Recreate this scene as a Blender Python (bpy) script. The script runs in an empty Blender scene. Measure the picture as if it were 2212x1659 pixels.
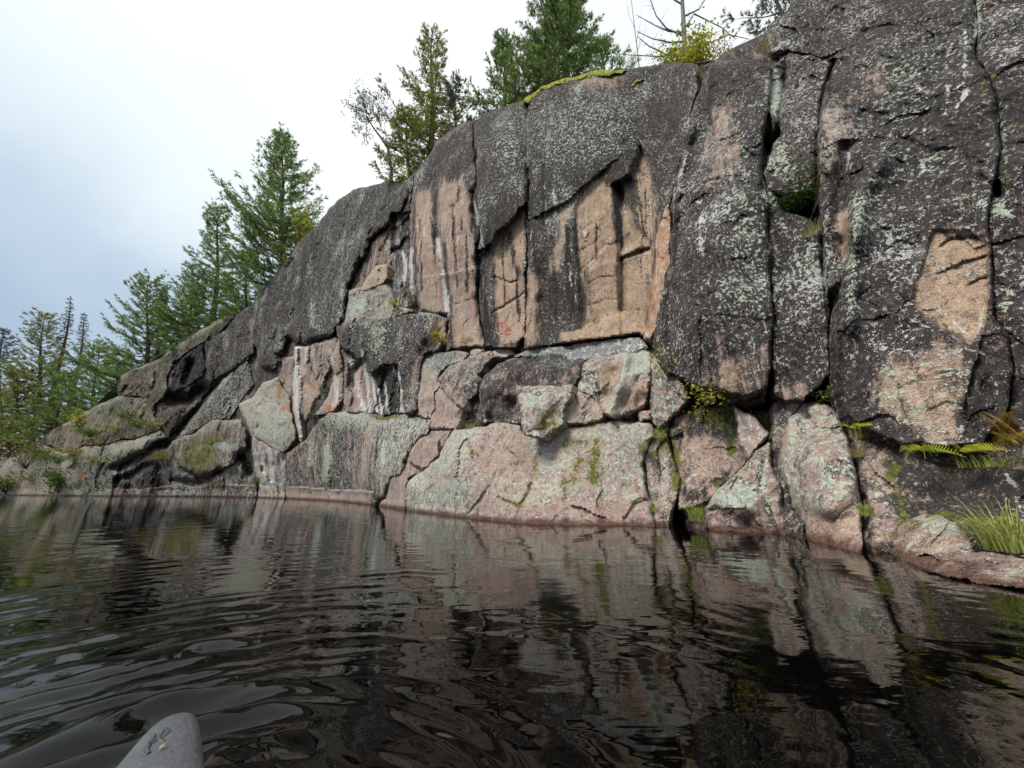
import bpy, bmesh, math, random
import numpy as np
from mathutils import Vector, Matrix
from mathutils.kdtree import KDTree
from mathutils.geometry import delaunay_2d_cdt

random.seed(7)
RNG = np.random.default_rng(11)
SC = bpy.context.scene
COL = SC.collection

# ------------------------------------------------------------------ camera, sky, sun, exposure
PW, PH, PF = 2212.0, 1659.0, 799.0          # the survey sheet the outlines were measured on
TILT = math.radians(15.5)
EYE = 0.85
cam_data = bpy.data.cameras.new('camera')
cam_data.sensor_width = 36.0
cam_data.lens = 36.0 * PF / PW
cam_data.clip_start = 0.05
cam_data.clip_end = 6000
cam = bpy.data.objects.new('camera', cam_data)
COL.objects.link(cam)
cam.location = (0, 0, EYE)
cam.rotation_euler = (math.pi / 2 + TILT, 0, 0)
SC.camera = cam

SUN_ELEV, SUN_AZ = math.radians(50), math.radians(-128)     # azimuth from +Y, clockwise
world = bpy.data.worlds.new('World')
SC.world = world
world.use_nodes = True
def build_sky():
    nt = world.node_tree
    nt.nodes.clear()
    N = nt.nodes.new; L = nt.links.new
    out = N('ShaderNodeOutputWorld'); bg = N('ShaderNodeBackground')
    sky = N('ShaderNodeTexSky'); sky.sky_type = 'NISHITA'; sky.sun_disc = False
    sky.sun_elevation = SUN_ELEV; sky.sun_rotation = SUN_AZ
    sky.air_density = 1.0; sky.dust_density = 2.0
    sk = N('ShaderNodeVectorMath'); sk.operation = 'SCALE'; sk.inputs['Scale'].default_value = 0.9
    L(sky.outputs[0], sk.inputs[0])
    tc = N('ShaderNodeTexCoord')
    sep = N('ShaderNodeSeparateXYZ'); L(tc.outputs['Generated'], sep.inputs[0])
    # cloud deck: plane projection of the view direction
    zc = N('ShaderNodeMath'); zc.operation = 'MAXIMUM'; zc.inputs[1].default_value = 0.0; L(sep.outputs['Z'], zc.inputs[0])
    za = N('ShaderNodeMath'); za.operation = 'ADD'; za.inputs[1].default_value = 0.35; L(zc.outputs[0], za.inputs[0])
    cmb = N('ShaderNodeCombineXYZ')
    for ax in ('X', 'Y'):
        dv = N('ShaderNodeMath'); dv.operation = 'DIVIDE'; L(sep.outputs[ax], dv.inputs[0]); L(za.outputs[0], dv.inputs[1])
        L(dv.outputs[0], cmb.inputs[ax])
    n1 = N('ShaderNodeTexNoise'); n1.inputs['Scale'].default_value = 1.15; n1.inputs['Detail'].default_value = 5; n1.inputs['Roughness'].default_value = 0.48
    n1.inputs['Distortion'].default_value = 0.35
    mp = N('ShaderNodeMapping'); mp.inputs['Location'].default_value = (2.3, 0.6, 0.0); L(cmb.outputs[0], mp.inputs[0]); L(mp.outputs[0], n1.inputs['Vector'])
    # overcast brightness: brighter overhead than near the horizon (CIE overcast), broken by the cloud noise
    el = N('ShaderNodeMapRange'); el.inputs['From Min'].default_value = 0.22; el.inputs['From Max'].default_value = 0.85
    el.interpolation_type = 'SMOOTHSTEP'; L(zc.outputs[0], el.inputs['Value'])
    mix = N('ShaderNodeMath'); mix.operation = 'MULTIPLY_ADD'; mix.inputs[1].default_value = 0.75; L(el.outputs[0], mix.inputs[0])
    nn = N('ShaderNodeMapRange'); nn.inputs['From Min'].default_value = 0.32; nn.inputs['From Max'].default_value = 0.68
    nn.inputs['To Min'].default_value = -0.05; nn.inputs['To Max'].default_value = 0.4; L(n1.outputs['Fac'], nn.inputs['Value'])
    L(nn.outputs[0], mix.inputs[2])
    ramp = N('ShaderNodeValToRGB')
    e = ramp.color_ramp.elements
    e[0].position = 0.0; e[0].color = (3.35, 4.3, 5.45, 1)
    e[1].position = 1.0; e[1].color = (9.0, 9.2, 9.2, 1)
    a = ramp.color_ramp.elements.new(0.35); a.color = (4.7, 5.65, 6.6, 1)
    b = ramp.color_ramp.elements.new(0.6); b.color = (6.9, 7.7, 8.0, 1)
    L(mix.outputs[0], ramp.inputs[0])
    cov = N('ShaderNodeMix'); cov.data_type = 'RGBA'; cov.inputs['Factor'].default_value = 0.9
    L(sk.outputs[0], cov.inputs[6]); L(ramp.outputs[0], cov.inputs[7])
    L(cov.outputs[2], bg.inputs['Color']); bg.inputs['Strength'].default_value = 0.05
    L(bg.outputs[0], out.inputs[0])
build_sky()

sun_data = bpy.data.lights.new('sun', 'SUN')
sun_data.energy = 1.5
sun_data.angle = math.radians(18)
sun_data.color = (1.0, 0.96, 0.90)
sun = bpy.data.objects.new('sun', sun_data)
COL.objects.link(sun)
sun.location = (-10, -10, 40)
_sd = Vector((math.sin(SUN_AZ) * math.cos(SUN_ELEV), math.cos(SUN_AZ) * math.cos(SUN_ELEV), math.sin(SUN_ELEV)))
sun.rotation_euler = (-_sd).to_track_quat('-Z', 'Y').to_euler()

SC.view_settings.view_transform = 'Standard'
SC.view_settings.look = 'None'
SC.view_settings.gamma = 1.0
SC.view_settings.use_curve_mapping = False
SC.view_settings.exposure = 1.42
SC.render.engine = 'CYCLES'
SC.cycles.max_bounces = 5
SC.cycles.diffuse_bounces = 2
SC.cycles.glossy_bounces = 3
SC.cycles.transmission_bounces = 3
SC.cycles.transparent_max_bounces = 4
SC.cycles.use_denoising = True
SC.cycles.use_adaptive_sampling = True
SC.cycles.adaptive_threshold = 0.02

# ------------------------------------------------------------------ numeric helpers
_perm = RNG.permutation(512).astype(np.int64)
_perm = np.concatenate([_perm, _perm, _perm])
_grad = RNG.normal(size=(512, 3)); _grad /= np.linalg.norm(_grad, axis=1)[:, None]
def perlin(p):
    p = np.asarray(p, float)
    i = np.floor(p).astype(np.int64); f = p - i
    u = f * f * f * (f * (f * 6 - 15) + 10)
    i &= 511
    def g(ox, oy, oz):
        h = _perm[(_perm[(_perm[(i[:, 0] + ox) & 511] + i[:, 1] + oy) & 511] + i[:, 2] + oz) & 511]
        v = _grad[h]
        return v[:, 0] * (f[:, 0] - ox) + v[:, 1] * (f[:, 1] - oy) + v[:, 2] * (f[:, 2] - oz)
    x0 = g(0, 0, 0) * (1 - u[:, 0]) + g(1, 0, 0) * u[:, 0]
    x1 = g(0, 1, 0) * (1 - u[:, 0]) + g(1, 1, 0) * u[:, 0]
    x2 = g(0, 0, 1) * (1 - u[:, 0]) + g(1, 0, 1) * u[:, 0]
    x3 = g(0, 1, 1) * (1 - u[:, 0]) + g(1, 1, 1) * u[:, 0]
    y0 = x0 * (1 - u[:, 1]) + x1 * u[:, 1]
    y1 = x2 * (1 - u[:, 1]) + x3 * u[:, 1]
    return (y0 * (1 - u[:, 2]) + y1 * u[:, 2]) * 1.6
def fbm(p, octaves=4, gain=0.5, lac=2.03):
    a, s, amp = 0, np.asarray(p, float), 1.0
    for k in range(octaves):
        a = a + amp * perlin(s + 17.3 * k); s = s * lac; amp *= gain
    return a
def noise2(x, y, seed=0.0):
    return perlin(np.stack([x, y, np.full_like(x, seed)], 1))
def smooth(a, b, x):
    t = np.clip((x - a) / (b - a), 0, 1)
    return t * t * (3 - 2 * t)
def seg_dist(x, y, pts, closed):
    n = len(pts); d = np.full(len(x), 1e9); side = np.zeros(len(x))
    for k in range(n if closed else n - 1):
        ax, ay = pts[k]; bx, by = pts[(k + 1) % n]
        ex, ey = bx - ax, by - ay
        t = np.clip(((x - ax) * ex + (y - ay) * ey) / (ex * ex + ey * ey + 1e-9), 0, 1)
        dx, dy = x - ax - t * ex, y - ay - t * ey
        dd = np.hypot(dx, dy); m = dd < d
        d = np.where(m, dd, d); side = np.where(m, ex * dy - ey * dx, side)
    return d, side
def inside(x, y, pts):
    c = np.zeros(len(x), bool); n = len(pts)
    for k in range(n):
        ax, ay = pts[k]; bx, by = pts[(k + 1) % n]
        if ay == by: continue
        c ^= ((ay > y) != (by > y)) & (x < (bx - ax) * (y - ay) / (by - ay) + ax)
    return c

# survey frames: each close-up sheet has its own scale and origin on the main sheet
FR = {'0': (1, 0, 0), '1': (.3307, 0, 548.6), '2': (.3638, 493.7, 548.6), '3': (.2976, 823, 658.3), '4': (.3307, 768, 219.4),
      '5': (.3803, 1371.5, 0), '6': (.3803, 1371.5, 603.5), '7': (.4133, 329.2, 0), '9': (.2728, 1097.2, 0)}
def fr(f, pts):
    """points in frame f; a string element switches the frame"""
    out = []
    for p in pts:
        if isinstance(p, str): f = p; continue
        s, ox, oy = FR[f]
        out.append((p[0] * s + ox, p[1] * s + oy))
    return out
S_T, C_T = math.sin(TILT), math.cos(TILT)
def ray(x, y):
    """slope of the sight line through a survey point: X and Z per metre of Y"""
    u, v = np.asarray(x, float) - PW / 2, PH / 2 - np.asarray(y, float)
    dy = PF * C_T - v * S_T
    return u / dy, (PF * S_T + v * C_T) / dy
def at(x, y, Y):
    dx, dz = ray(x, y)
    return Vector((float(dx * Y), float(Y), float(EYE + dz * Y)))

SHORE = [(-500, 1068), (0, 1069.5), (150, 1071), (370, 1072.5), (500, 1074), (620, 1077), (730, 1083), (800, 1090), (880, 1102), (960, 1110), (1040, 1120),
         (1110, 1127), (1200, 1130), (1300, 1132), (1440, 1135), (1470, 1137), (1530, 1145), (1690, 1154), (1780, 1172), (1870, 1192),
         (1940, 1197), (2020, 1220), (2212, 1247), (2500, 1290)]
_sx = np.array([p[0] for p in SHORE], float); _sy = np.array([p[1] for p in SHORE], float)
def shore_y(x): return np.interp(x, _sx, _sy)
def shore_depth(x):
    _, dz = ray(x, shore_y(x)); return -EYE / dz
CTL = [(x, y, float(shore_depth(x))) for x, y in SHORE]
CTL += [  # survey x, y, distance along Y in metres
 (700,470,26), (790,405,22.5), (890,390,18.8), (620,585,28), (550,670,30), (400,745,34), (260,845,36), (120,940,38), (0,1005,40), (-300,1010,44),
 (700,600,25), (600,750,27.5), (800,550,20.5), (650,850,25.5), (750,850,21.3), (700,950,23.5), (600,950,27), (450,950,32), (300,1000,34.5), (150,1030,36.5),
 (450,850,33), (870,640,18), (830,720,18.2), (900,880,16.0), (800,900,18.4), (850,980,16.1), (800,1030,17.8), (930,1040,13.6),
 (950,740,15.8), (1100,745,13.6), (1300,735,12.4), (1390,715,11.8), (950,360,17.0), (1100,300,15.4), (1300,250,14.0), (950,560,16.0), (1100,550,14.0), (1300,500,12.9),
 (1300,160,14.8), (1450,150,13.4), (1150,230,16.2), (1020,270,17.5), (1450,300,12.6), (1410,500,12.0),
 (1000,790,14.2), (1150,790,12.8), (1300,800,11.5), (1380,800,11.0), (1000,900,13.0), (1150,900,11.7), (1300,900,10.7), (1000,1030,11.7), (1150,1000,10.9), (1300,1000,10.1), (1400,1000,9.8), (1300,1070,9.7),
 (1440,880,9.9), (1600,850,8.9), (1550,500,9.7), (1530,180,11.6), (1650,300,9.8), (1500,700,9.6), (1780,850,7.7), (1750,400,8.6), (1700,60,10.6), (1640,0,11.6), (1640,600,9.1),
 (1950,850,6.5), (2000,500,6.9), (2000,100,7.9), (1850,650,7.4), (2212,850,5.5), (2212,400,5.9), (2212,0,6.8), (2450,400,5.0), (2450,0,5.8), (2450,900,4.6), (1900,-250,10.0), (2300,-250,8.2), (1650,-250,13),
 (2050,1000,6.0), (2000,1130,5.4), (2200,1050,5.1), (1580,1000,8.8), (1750,1000,7.4), (1690,1080,7.7), (1880,1050,6.3), (1520,1080,8.6)]
_cx = np.array([c[0] for c in CTL]) / 1000; _cy = np.array([c[1] for c in CTL]) / 1000; _cv = np.log(np.array([c[2] for c in CTL]))
def _tps(r2): return np.where(r2 > 1e-12, 0.5 * r2 * np.log(r2 + 1e-12), 0)
_n = len(CTL)
_A = np.zeros((_n + 3, _n + 3)); _A[:_n, :_n] = _tps((_cx[:, None] - _cx) ** 2 + (_cy[:, None] - _cy) ** 2) + np.eye(_n) * 2e-4
_A[:_n, _n] = 1; _A[:_n, _n + 1] = _cx; _A[:_n, _n + 2] = _cy; _A[_n:, :_n] = _A[:_n, _n:].T
_w = np.linalg.solve(_A, np.concatenate([_cv, np.zeros(3)]))
def _depth_exact(x, y):
    x = np.asarray(x, float) / 1000; y = np.asarray(y, float) / 1000
    out = _w[_n] + _w[_n + 1] * x + _w[_n + 2] * y
    for k in range(_n): out = out + _w[k] * _tps((x - _cx[k]) ** 2 + (y - _cy[k]) ** 2)
    return np.exp(out)
_gx = np.arange(-700, 2760, 8.0); _gy = np.arange(-520, 1400, 8.0)
_GX, _GY = np.meshgrid(_gx, _gy); _GD = _depth_exact(_GX.ravel(), _GY.ravel()).reshape(_GX.shape)
def base_depth(x, y):
    u = np.clip((np.asarray(x, float) - _gx[0]) / 8, 0, len(_gx) - 1.001); v = np.clip((np.asarray(y, float) - _gy[0]) / 8, 0, len(_gy) - 1.001)
    i = u.astype(int); j = v.astype(int); a = u - i; b = v - j
    return (_GD[j, i] * (1 - a) + _GD[j, i + 1] * a) * (1 - b) + (_GD[j + 1, i] * (1 - a) + _GD[j + 1, i + 1] * a) * b
INWARD = Vector((0.45, 0.89, 0)).normalized()
# ------------------------------------------------------------------ relief and stain strokes on the rock (measured on the sheets)
RELIEF = []     # (kind, pts, amount m, width, tag or None)
def carve(f, pts, depth, width=4, tag=None): RELIEF.append(('line', fr(f, pts), -depth, width, tag))
def ridge(f, pts, h, width=12, tag=None): RELIEF.append(('line', fr(f, pts), h, width, tag))
def plate(f, pts, h, soft=4, tag=None): RELIEF.append(('poly', fr(f, pts), h, soft, tag))
def step(f, pts, h, decay=60, tag=None): RELIEF.append(('step', fr(f, pts), h, decay, tag))   # right-hand side (looking along pts) stands proud
PAINT = []      # (kind, pts, channel, value, softness, tag or None)
CH = {'dark': 0, 'lich': 1, 'white': 2, 'moss': 3, 'orange': 4, 'tan': 5, 'blue': 6, 'black': 7}
def pp(f, ch, v, pts, soft=10, tag=None): PAINT.append(('poly', fr(f, pts), CH[ch], v, soft, tag))
def pl(f, ch, v, pts, w=8, tag=None): PAINT.append(('line', fr(f, pts), CH[ch], v, w, tag))
def apply_ops(ops, x, y, tag, acc):
    if len(x) == 0: return
    x0, x1, y0, y1 = x.min(), x.max(), y.min(), y.max()
    for kind, pts, *rest in ops:
        width = rest[-2]; tg = rest[-1]
        if tg and tag not in tg.split(): continue
        m = width * 3 + 14
        xs = [p[0] for p in pts]; ys = [p[1] for p in pts]
        if max(xs) + m < x0 or min(xs) - m > x1 or max(ys) + m < y0 or min(ys) - m > y1: continue
        sel = np.nonzero((x > min(xs) - m) & (x < max(xs) + m) & (y > min(ys) - m) & (y < max(ys) + m))[0]
        if len(sel) == 0: continue
        xx, yy = x[sel], y[sel]
        wob = 3.0 * noise2(xx / 23, yy / 23, 3.3) + 1.6 * noise2(xx / 8, yy / 8, 9.1)
        wob2 = 3.0 * noise2(xx / 23, yy / 23, 13.3) + 1.6 * noise2(xx / 8, yy / 8, 19.1)
        sc = min(1.0, width / 5)
        xx = xx + wob * sc; yy = yy + wob2 * sc
        d, side = seg_dist(xx, yy, pts, kind == 'poly')
        if kind == 'poly':
            sd = np.where(inside(xx, yy, pts), d, -d)
            a = smooth(-width * 2.4, width * 2.4, sd) if len(rest) == 4 else smooth(-width, width, sd)
        elif kind == 'line': a = np.exp(-(d / width) ** 2)
        else: a = smooth(-2.5, 2.5, np.sign(side) * d) * np.exp(-d / width)
        acc(sel, a, rest)
def relief(x, y, tag):
    r = np.zeros(len(x))
    def acc(sel, a, rest): r[sel] += a * rest[0]
    apply_ops(RELIEF, x, y, tag, acc)
    return r
def stains(x, y, tag, default):
    m = np.zeros((len(x), 8))
    for k, v in default.items(): m[:, CH[k]] = v
    def acc(sel, a, rest): m[sel, rest[0]] = m[sel, rest[0]] * (1 - a) + rest[1] * a
    apply_ops(PAINT, x, y, tag, acc)
    return m
def wobble(x, y):
    wx = 5 * noise2(x / 60, y / 60, 1.5) + 3.0 * noise2(x / 17, y / 17, 4.5) + 0.9 * noise2(x / 6, y / 6, 6.5)
    wy = 5 * noise2(x / 60, y / 60, 21.5) + 3.0 * noise2(x / 17, y / 17, 24.5) + 0.9 * noise2(x / 6, y / 6, 26.5)
    return x + wx, y + wy
def resample(pts, g):
    out = []
    for k in range(len(pts)):
        a, b = pts[k], pts[(k + 1) % len(pts)]
        L = math.hypot(b[0] - a[0], b[1] - a[1]); n = max(1, int(round(L / g)))
        for j in range(n): t = j / n; out.append((a[0] + (b[0] - a[0]) * t, a[1] + (b[1] - a[1]) * t))
    return np.array(out)
def facets(p, seed):
    """broken planes: every cell of a jittered grid has its own small tilt"""
    w = p + .38 * np.stack([perlin(p * 1.7 + 3), perlin(p * 1.7 + 13), perlin(p * 1.7 + 23)], 1)
    c = np.floor(w).astype(np.int64); val = np.full(len(p), 1e9)
    c = np.floor(w - .5).astype(np.int64)
    for ox in (0, 1):
        for oy in (0, 1):
            for oz in (0, 1):
                q = c + np.array([ox, oy, oz]); qi = (q + seed) & 511
                h = _perm[(_perm[(_perm[qi[:, 0]] + qi[:, 1]) & 511] + qi[:, 2]) & 511]
                s = q + .5 + .42 * _grad[h]; d = w - s; dd = (d * d).sum(1)
                v = .16 * dd + .62 * (d * _grad[(h + 57) & 511]).sum(1) + .30 * _grad[(h + 91) & 511, 0]
                val = np.minimum(val, v)
    return val
def rock_noise(P, ribs, rough):
    X = P.copy()
    a = 0.16 * fbm(X * np.array([.38, .38, .30]) + 3.1, 3)
    a += 0.05 * fbm(X * np.array([1.1, 1.1, .75]) + 31.7, 3)
    rg = fbm(X * np.array([1.9, 1.9, 1.5]) + 77.7, 3)
    a += 0.07 * (0.5 - np.abs(rg))                       # sharp little arrises
    a += 0.010 * fbm(X * 5.3 + 9.9, 3)
    a += 0.24 * facets(X * np.array([.62, .62, .38]) + 5.5, 3) + .095 * facets(X * np.array([1.7, 1.7, 1.15]) + 9.5, 71)
    if ribs: a += ribs * fbm(X * np.array([1.5, 1.5, .13]) + 51.2, 3)
    return a * rough
def surf(x, y, off, tag, ribs=0.0, rough=1.0, ctl=None):
    """distance along Y of the rock surface, before edge rounding"""
    Y = base_depth(x, y)
    dx, dz = ray(x, y)
    P = np.stack([dx * Y, Y, EYE + dz * Y], 1)
    s = np.clip(Y / 11.0, 0.45, 2.0)
    o = np.full(len(x), float(off))
    if ctl:
        c = np.array([(*fr(ctl[0], [(q[0], q[1])])[0], q[2]) for q in ctl[1:]])
        w = 1.0 / ((x[:, None] - c[:, 0]) ** 2 + (y[:, None] - c[:, 1]) ** 2 + 60.0) ** 1.5
        o = o + (w * c[:, 2]).sum(1) / w.sum(1)
    damp = np.where(y > shore_y(x) - 14, np.clip((shore_y(x) - y) / 14, 0.25, 1), 1)
    return Y - o - s * relief(x, y, tag) - s ** 0.7 * damp * rock_noise(P, ribs, rough)

def link(name, me, parent=None):
    o = bpy.data.objects.new(name, me); COL.objects.link(o)
    if parent is not None: o.parent = parent
    return o
BLOCKS = {}
def edge_dist(x, y, loop):
    B = resample([tuple(p) for p in loop], 1.0)
    kd = KDTree(len(B))
    for i, p in enumerate(B.tolist()): kd.insert((p[0], p[1], 0), i)
    kd.balance()
    return np.array([kd.find((a, b, 0))[2] for a, b in zip(x.tolist(), y.tolist())])
def edge_fall(x, y, loop, r, drop):
    r = r * .64
    e = edge_dist(x, y, loop)
    v = np.clip(.62 + .75 * noise2(x / 48, y / 48, 41.0) + .30 * noise2(x / 15, y / 15, 43.0), .10, 1.5)
    q = 1 - np.clip(e / (r * v), 0, 1)
    s = np.clip(base_depth(x, y) / 11, .4, 1.8)
    return drop * s * v * (.35 * q ** 3 + .65 * (1 - np.sqrt(np.clip(1 - q * q, 0, 1))))
def rock(tag, name, f, pts, off=0.0, ctl=None, r=12, drop=0.22, g=4.0, thick=0.9, st=None, ribs=0.0, rough=1.0, parent=None, mat=None, grow=2.0, wob=True, skirt=INWARD, shore=True):
    P = fr(f, pts)
    if shore:
        P = [(x, max(y, float(shore_y(x)) + 26)) if y > shore_y(x) - 11 else (x, y) for x, y in P]
    B = resample(P, g)
    bx, by = wobble(B[:, 0], B[:, 1]) if wob else (B[:, 0], B[:, 1])
    # drop reversed loops, grow outwards a little so neighbours nearly touch
    area = 0.5 * np.sum(bx * np.roll(by, -1) - np.roll(bx, -1) * by)
    if area < 0: bx, by = bx[::-1], by[::-1]
    tx, ty = np.roll(bx, -1) - np.roll(bx, 1), np.roll(by, -1) - np.roll(by, 1)
    tl = np.hypot(tx, ty) + 1e-9
    bx, by = bx + grow * ty / tl, by - grow * tx / tl
    loop = list(zip(bx, by))
    gx, gy = np.meshgrid(np.arange(bx.min(), bx.max(), g), np.arange(by.min(), by.max(), g * .87))
    gx = gx + (np.arange(gx.shape[0]) % 2)[:, None] * g * .5
    gx, gy = gx.ravel(), gy.ravel()
    gx = gx + RNG.uniform(-.18, .18, len(gx)) * g; gy = gy + RNG.uniform(-.18, .18, len(gy)) * g
    k = inside(gx, gy, loop); gx, gy = gx[k], gy[k]
    d = edge_dist(gx, gy, loop); k = d > g * .6; gx, gy = gx[k], gy[k]
    n = len(bx)
    V = [Vector(p) for p in loop] + [Vector(p) for p in zip(gx, gy)]
    ov, oe, of, om, _, _ = delaunay_2d_cdt(V, [], [list(range(n))], 1, 1e-4)
    x = np.array([v[0] for v in ov]); y = np.array([v[1] for v in ov])
    idx = {}
    for i, src in enumerate(om):
        for s_ in src: idx[s_] = i
    ring = [idx[i] for i in range(n) if i in idx]
    Y = surf(x, y, off, tag, ribs, rough, ctl) + edge_fall(x, y, loop, r, drop)
    dx, dz = ray(x, y)
    co = np.stack([dx * Y, Y, EYE + dz * Y], 1)
    faces = [tuple(t) for t in of if len(t) == 3]
    nv = len(co)
    th = thick * np.clip(Y[ring] / 11, .5, 1.6)
    back = co[ring] + np.array(skirt)[None, :] * th[:, None]
    m = len(ring)
    # front faces towards the eye
    a, b, c = co[[t[0] for t in faces]], co[[t[1] for t in faces]], co[[t[2] for t in faces]]
    nr = np.cross(b - a, c - a).sum(0)
    flip = np.dot(nr, co.mean(0) - np.array([0, 0, EYE])) > 0
    if flip: faces = [(t[0], t[2], t[1]) for t in faces]
    for i in range(m):
        j = (i + 1) % m
        qd = (ring[i], ring[j], nv + j, nv + i)
        faces.append(qd if flip else qd[::-1])
    allco = np.concatenate([co, back])
    cen = allco.mean(0)
    me = bpy.data.meshes.new(name)
    me.from_pydata((allco - cen).tolist(), [], faces)
    me.polygons.foreach_set('use_smooth', [True] * len(me.polygons))
    mk = stains(x, y, tag, st or {})
    mk = np.concatenate([mk, mk[ring]])
    for nm, sl in (('stain_a', mk[:, :4]), ('stain_b', mk[:, 4:])):
        at_ = me.attributes.new(nm, 'FLOAT_COLOR', 'POINT')
        at_.data.foreach_set('color', np.clip(sl, 0, 1).astype(np.float32).ravel())
    me.materials.append(mat or MAT['rock'])
    me.validate()
    me.set_sharp_from_angle(angle=math.radians(34))
    o = link(name, me, parent)
    o.location = cen
    BLOCKS[tag] = dict(obj=o, off=off, ctl=ctl, ribs=ribs, rough=rough, r=r, drop=drop, loop=loop, skirt=skirt)
    return o
def on_rock(tag, x, y, lift=0.0):
    """world point on a rock's face"""
    b = BLOCKS[tag]
    x = np.atleast_1d(np.asarray(x, float)); y = np.atleast_1d(np.asarray(y, float))
    Y = surf(x, y, b['off'], tag, b['ribs'], b['rough'], b['ctl']) + edge_fall(x, y, b['loop'], b['r'], b['drop']) - lift
    dx, dz = ray(x, y)
    return np.stack([dx * Y, Y, EYE + dz * Y], 1)
# ------------------------------------------------------------------ materials
MAT = {}
class NT:
    def __init__(s, name):
        s.m = bpy.data.materials.new(name); s.m.use_nodes = True
        s.t = s.m.node_tree; s.t.nodes.clear()
        s.out = s.t.nodes.new('ShaderNodeOutputMaterial')
    def n(s, typ, **kw):
        nd = s.t.nodes.new(typ)
        for k, v in kw.items(): setattr(nd, k, v)
        return nd
    def put(s, sock, v):
        if isinstance(v, bpy.types.NodeSocket): s.t.links.new(v, sock)
        elif v is not None: sock.default_value = v
    def math(s, op, a, b=None, c=None):
        nd = s.n('ShaderNodeMath', operation=op)
        for i, v in enumerate((a, b, c)):
            if v is not None: s.put(nd.inputs[i], v)
        return nd.outputs[0]
    def mapr(s, v, a, b, c=0.0, d=1.0, kind='SMOOTHSTEP'):
        nd = s.n('ShaderNodeMapRange', interpolation_type=kind)
        s.put(nd.inputs['Value'], v)
        for nm, q in (('From Min', a), ('From Max', b), ('To Min', c), ('To Max', d)): s.put(nd.inputs[nm], q)
        return nd.outputs[0]
    def mix(s, f, a, b, blend='MIX'):
        nd = s.n('ShaderNodeMix', data_type='RGBA', blend_type=blend)
        s.put(nd.inputs[0], f)
        for i, v in ((6, a), (7, b)):
            s.put(nd.inputs[i], (*v, 1.0) if isinstance(v, tuple) and len(v) == 3 else v)
        return nd.outputs[2]
    def pos(s, scale=(1, 1, 1), off=(0, 0, 0), src=None):
        if src is None:
            g = s.n('ShaderNodeNewGeometry'); src = g.outputs['Position']
        mp = s.n('ShaderNodeMapping'); mp.inputs['Scale'].default_value = scale; mp.inputs['Location'].default_value = off
        s.put(mp.inputs['Vector'], src)
        return mp.outputs[0]
    def noise(s, vec, scale, detail=4, rough=.55, dist=0.0):
        nd = s.n('ShaderNodeTexNoise'); s.put(nd.inputs['Vector'], vec)
        nd.inputs['Scale'].default_value = scale; nd.inputs['Detail'].default_value = detail
        nd.inputs['Roughness'].default_value = rough; nd.inputs['Distortion'].default_value = dist
        return s.mapr(nd.outputs['Fac'], .25, .75, 0.0, 1.0, 'LINEAR')
    def voro(s, vec, scale, feature='F1'):
        nd = s.n('ShaderNodeTexVoronoi', feature=feature); s.put(nd.inputs['Vector'], vec); nd.inputs['Scale'].default_value = scale
        return nd.outputs['Distance'], nd.outputs.get('Color')
    def bsdf(s, color, rough=.8, spec=.3, normal=None, **kw):
        b = s.n('ShaderNodeBsdfPrincipled')
        s.put(b.inputs['Base Color'], (*color, 1.0) if isinstance(color, tuple) and len(color) == 3 else color)
        s.put(b.inputs['Roughness'], rough); s.put(b.inputs['Specular IOR Level'], spec)
        if normal is not None: s.put(b.inputs['Normal'], normal)
        for k, v in kw.items(): s.put(b.inputs[k], v)
        return b.outputs[0]
    def bump(s, h, strength, dist, normal=None):
        b = s.n('ShaderNodeBump'); s.put(b.inputs['Height'], h); b.inputs['Strength'].default_value = strength; b.inputs['Distance'].default_value = dist
        if normal is not None: s.put(b.inputs['Normal'], normal)
        return b.outputs[0]
    def done(s, shader):
        s.t.links.new(shader, s.out.inputs['Surface']); return s.m

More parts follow.
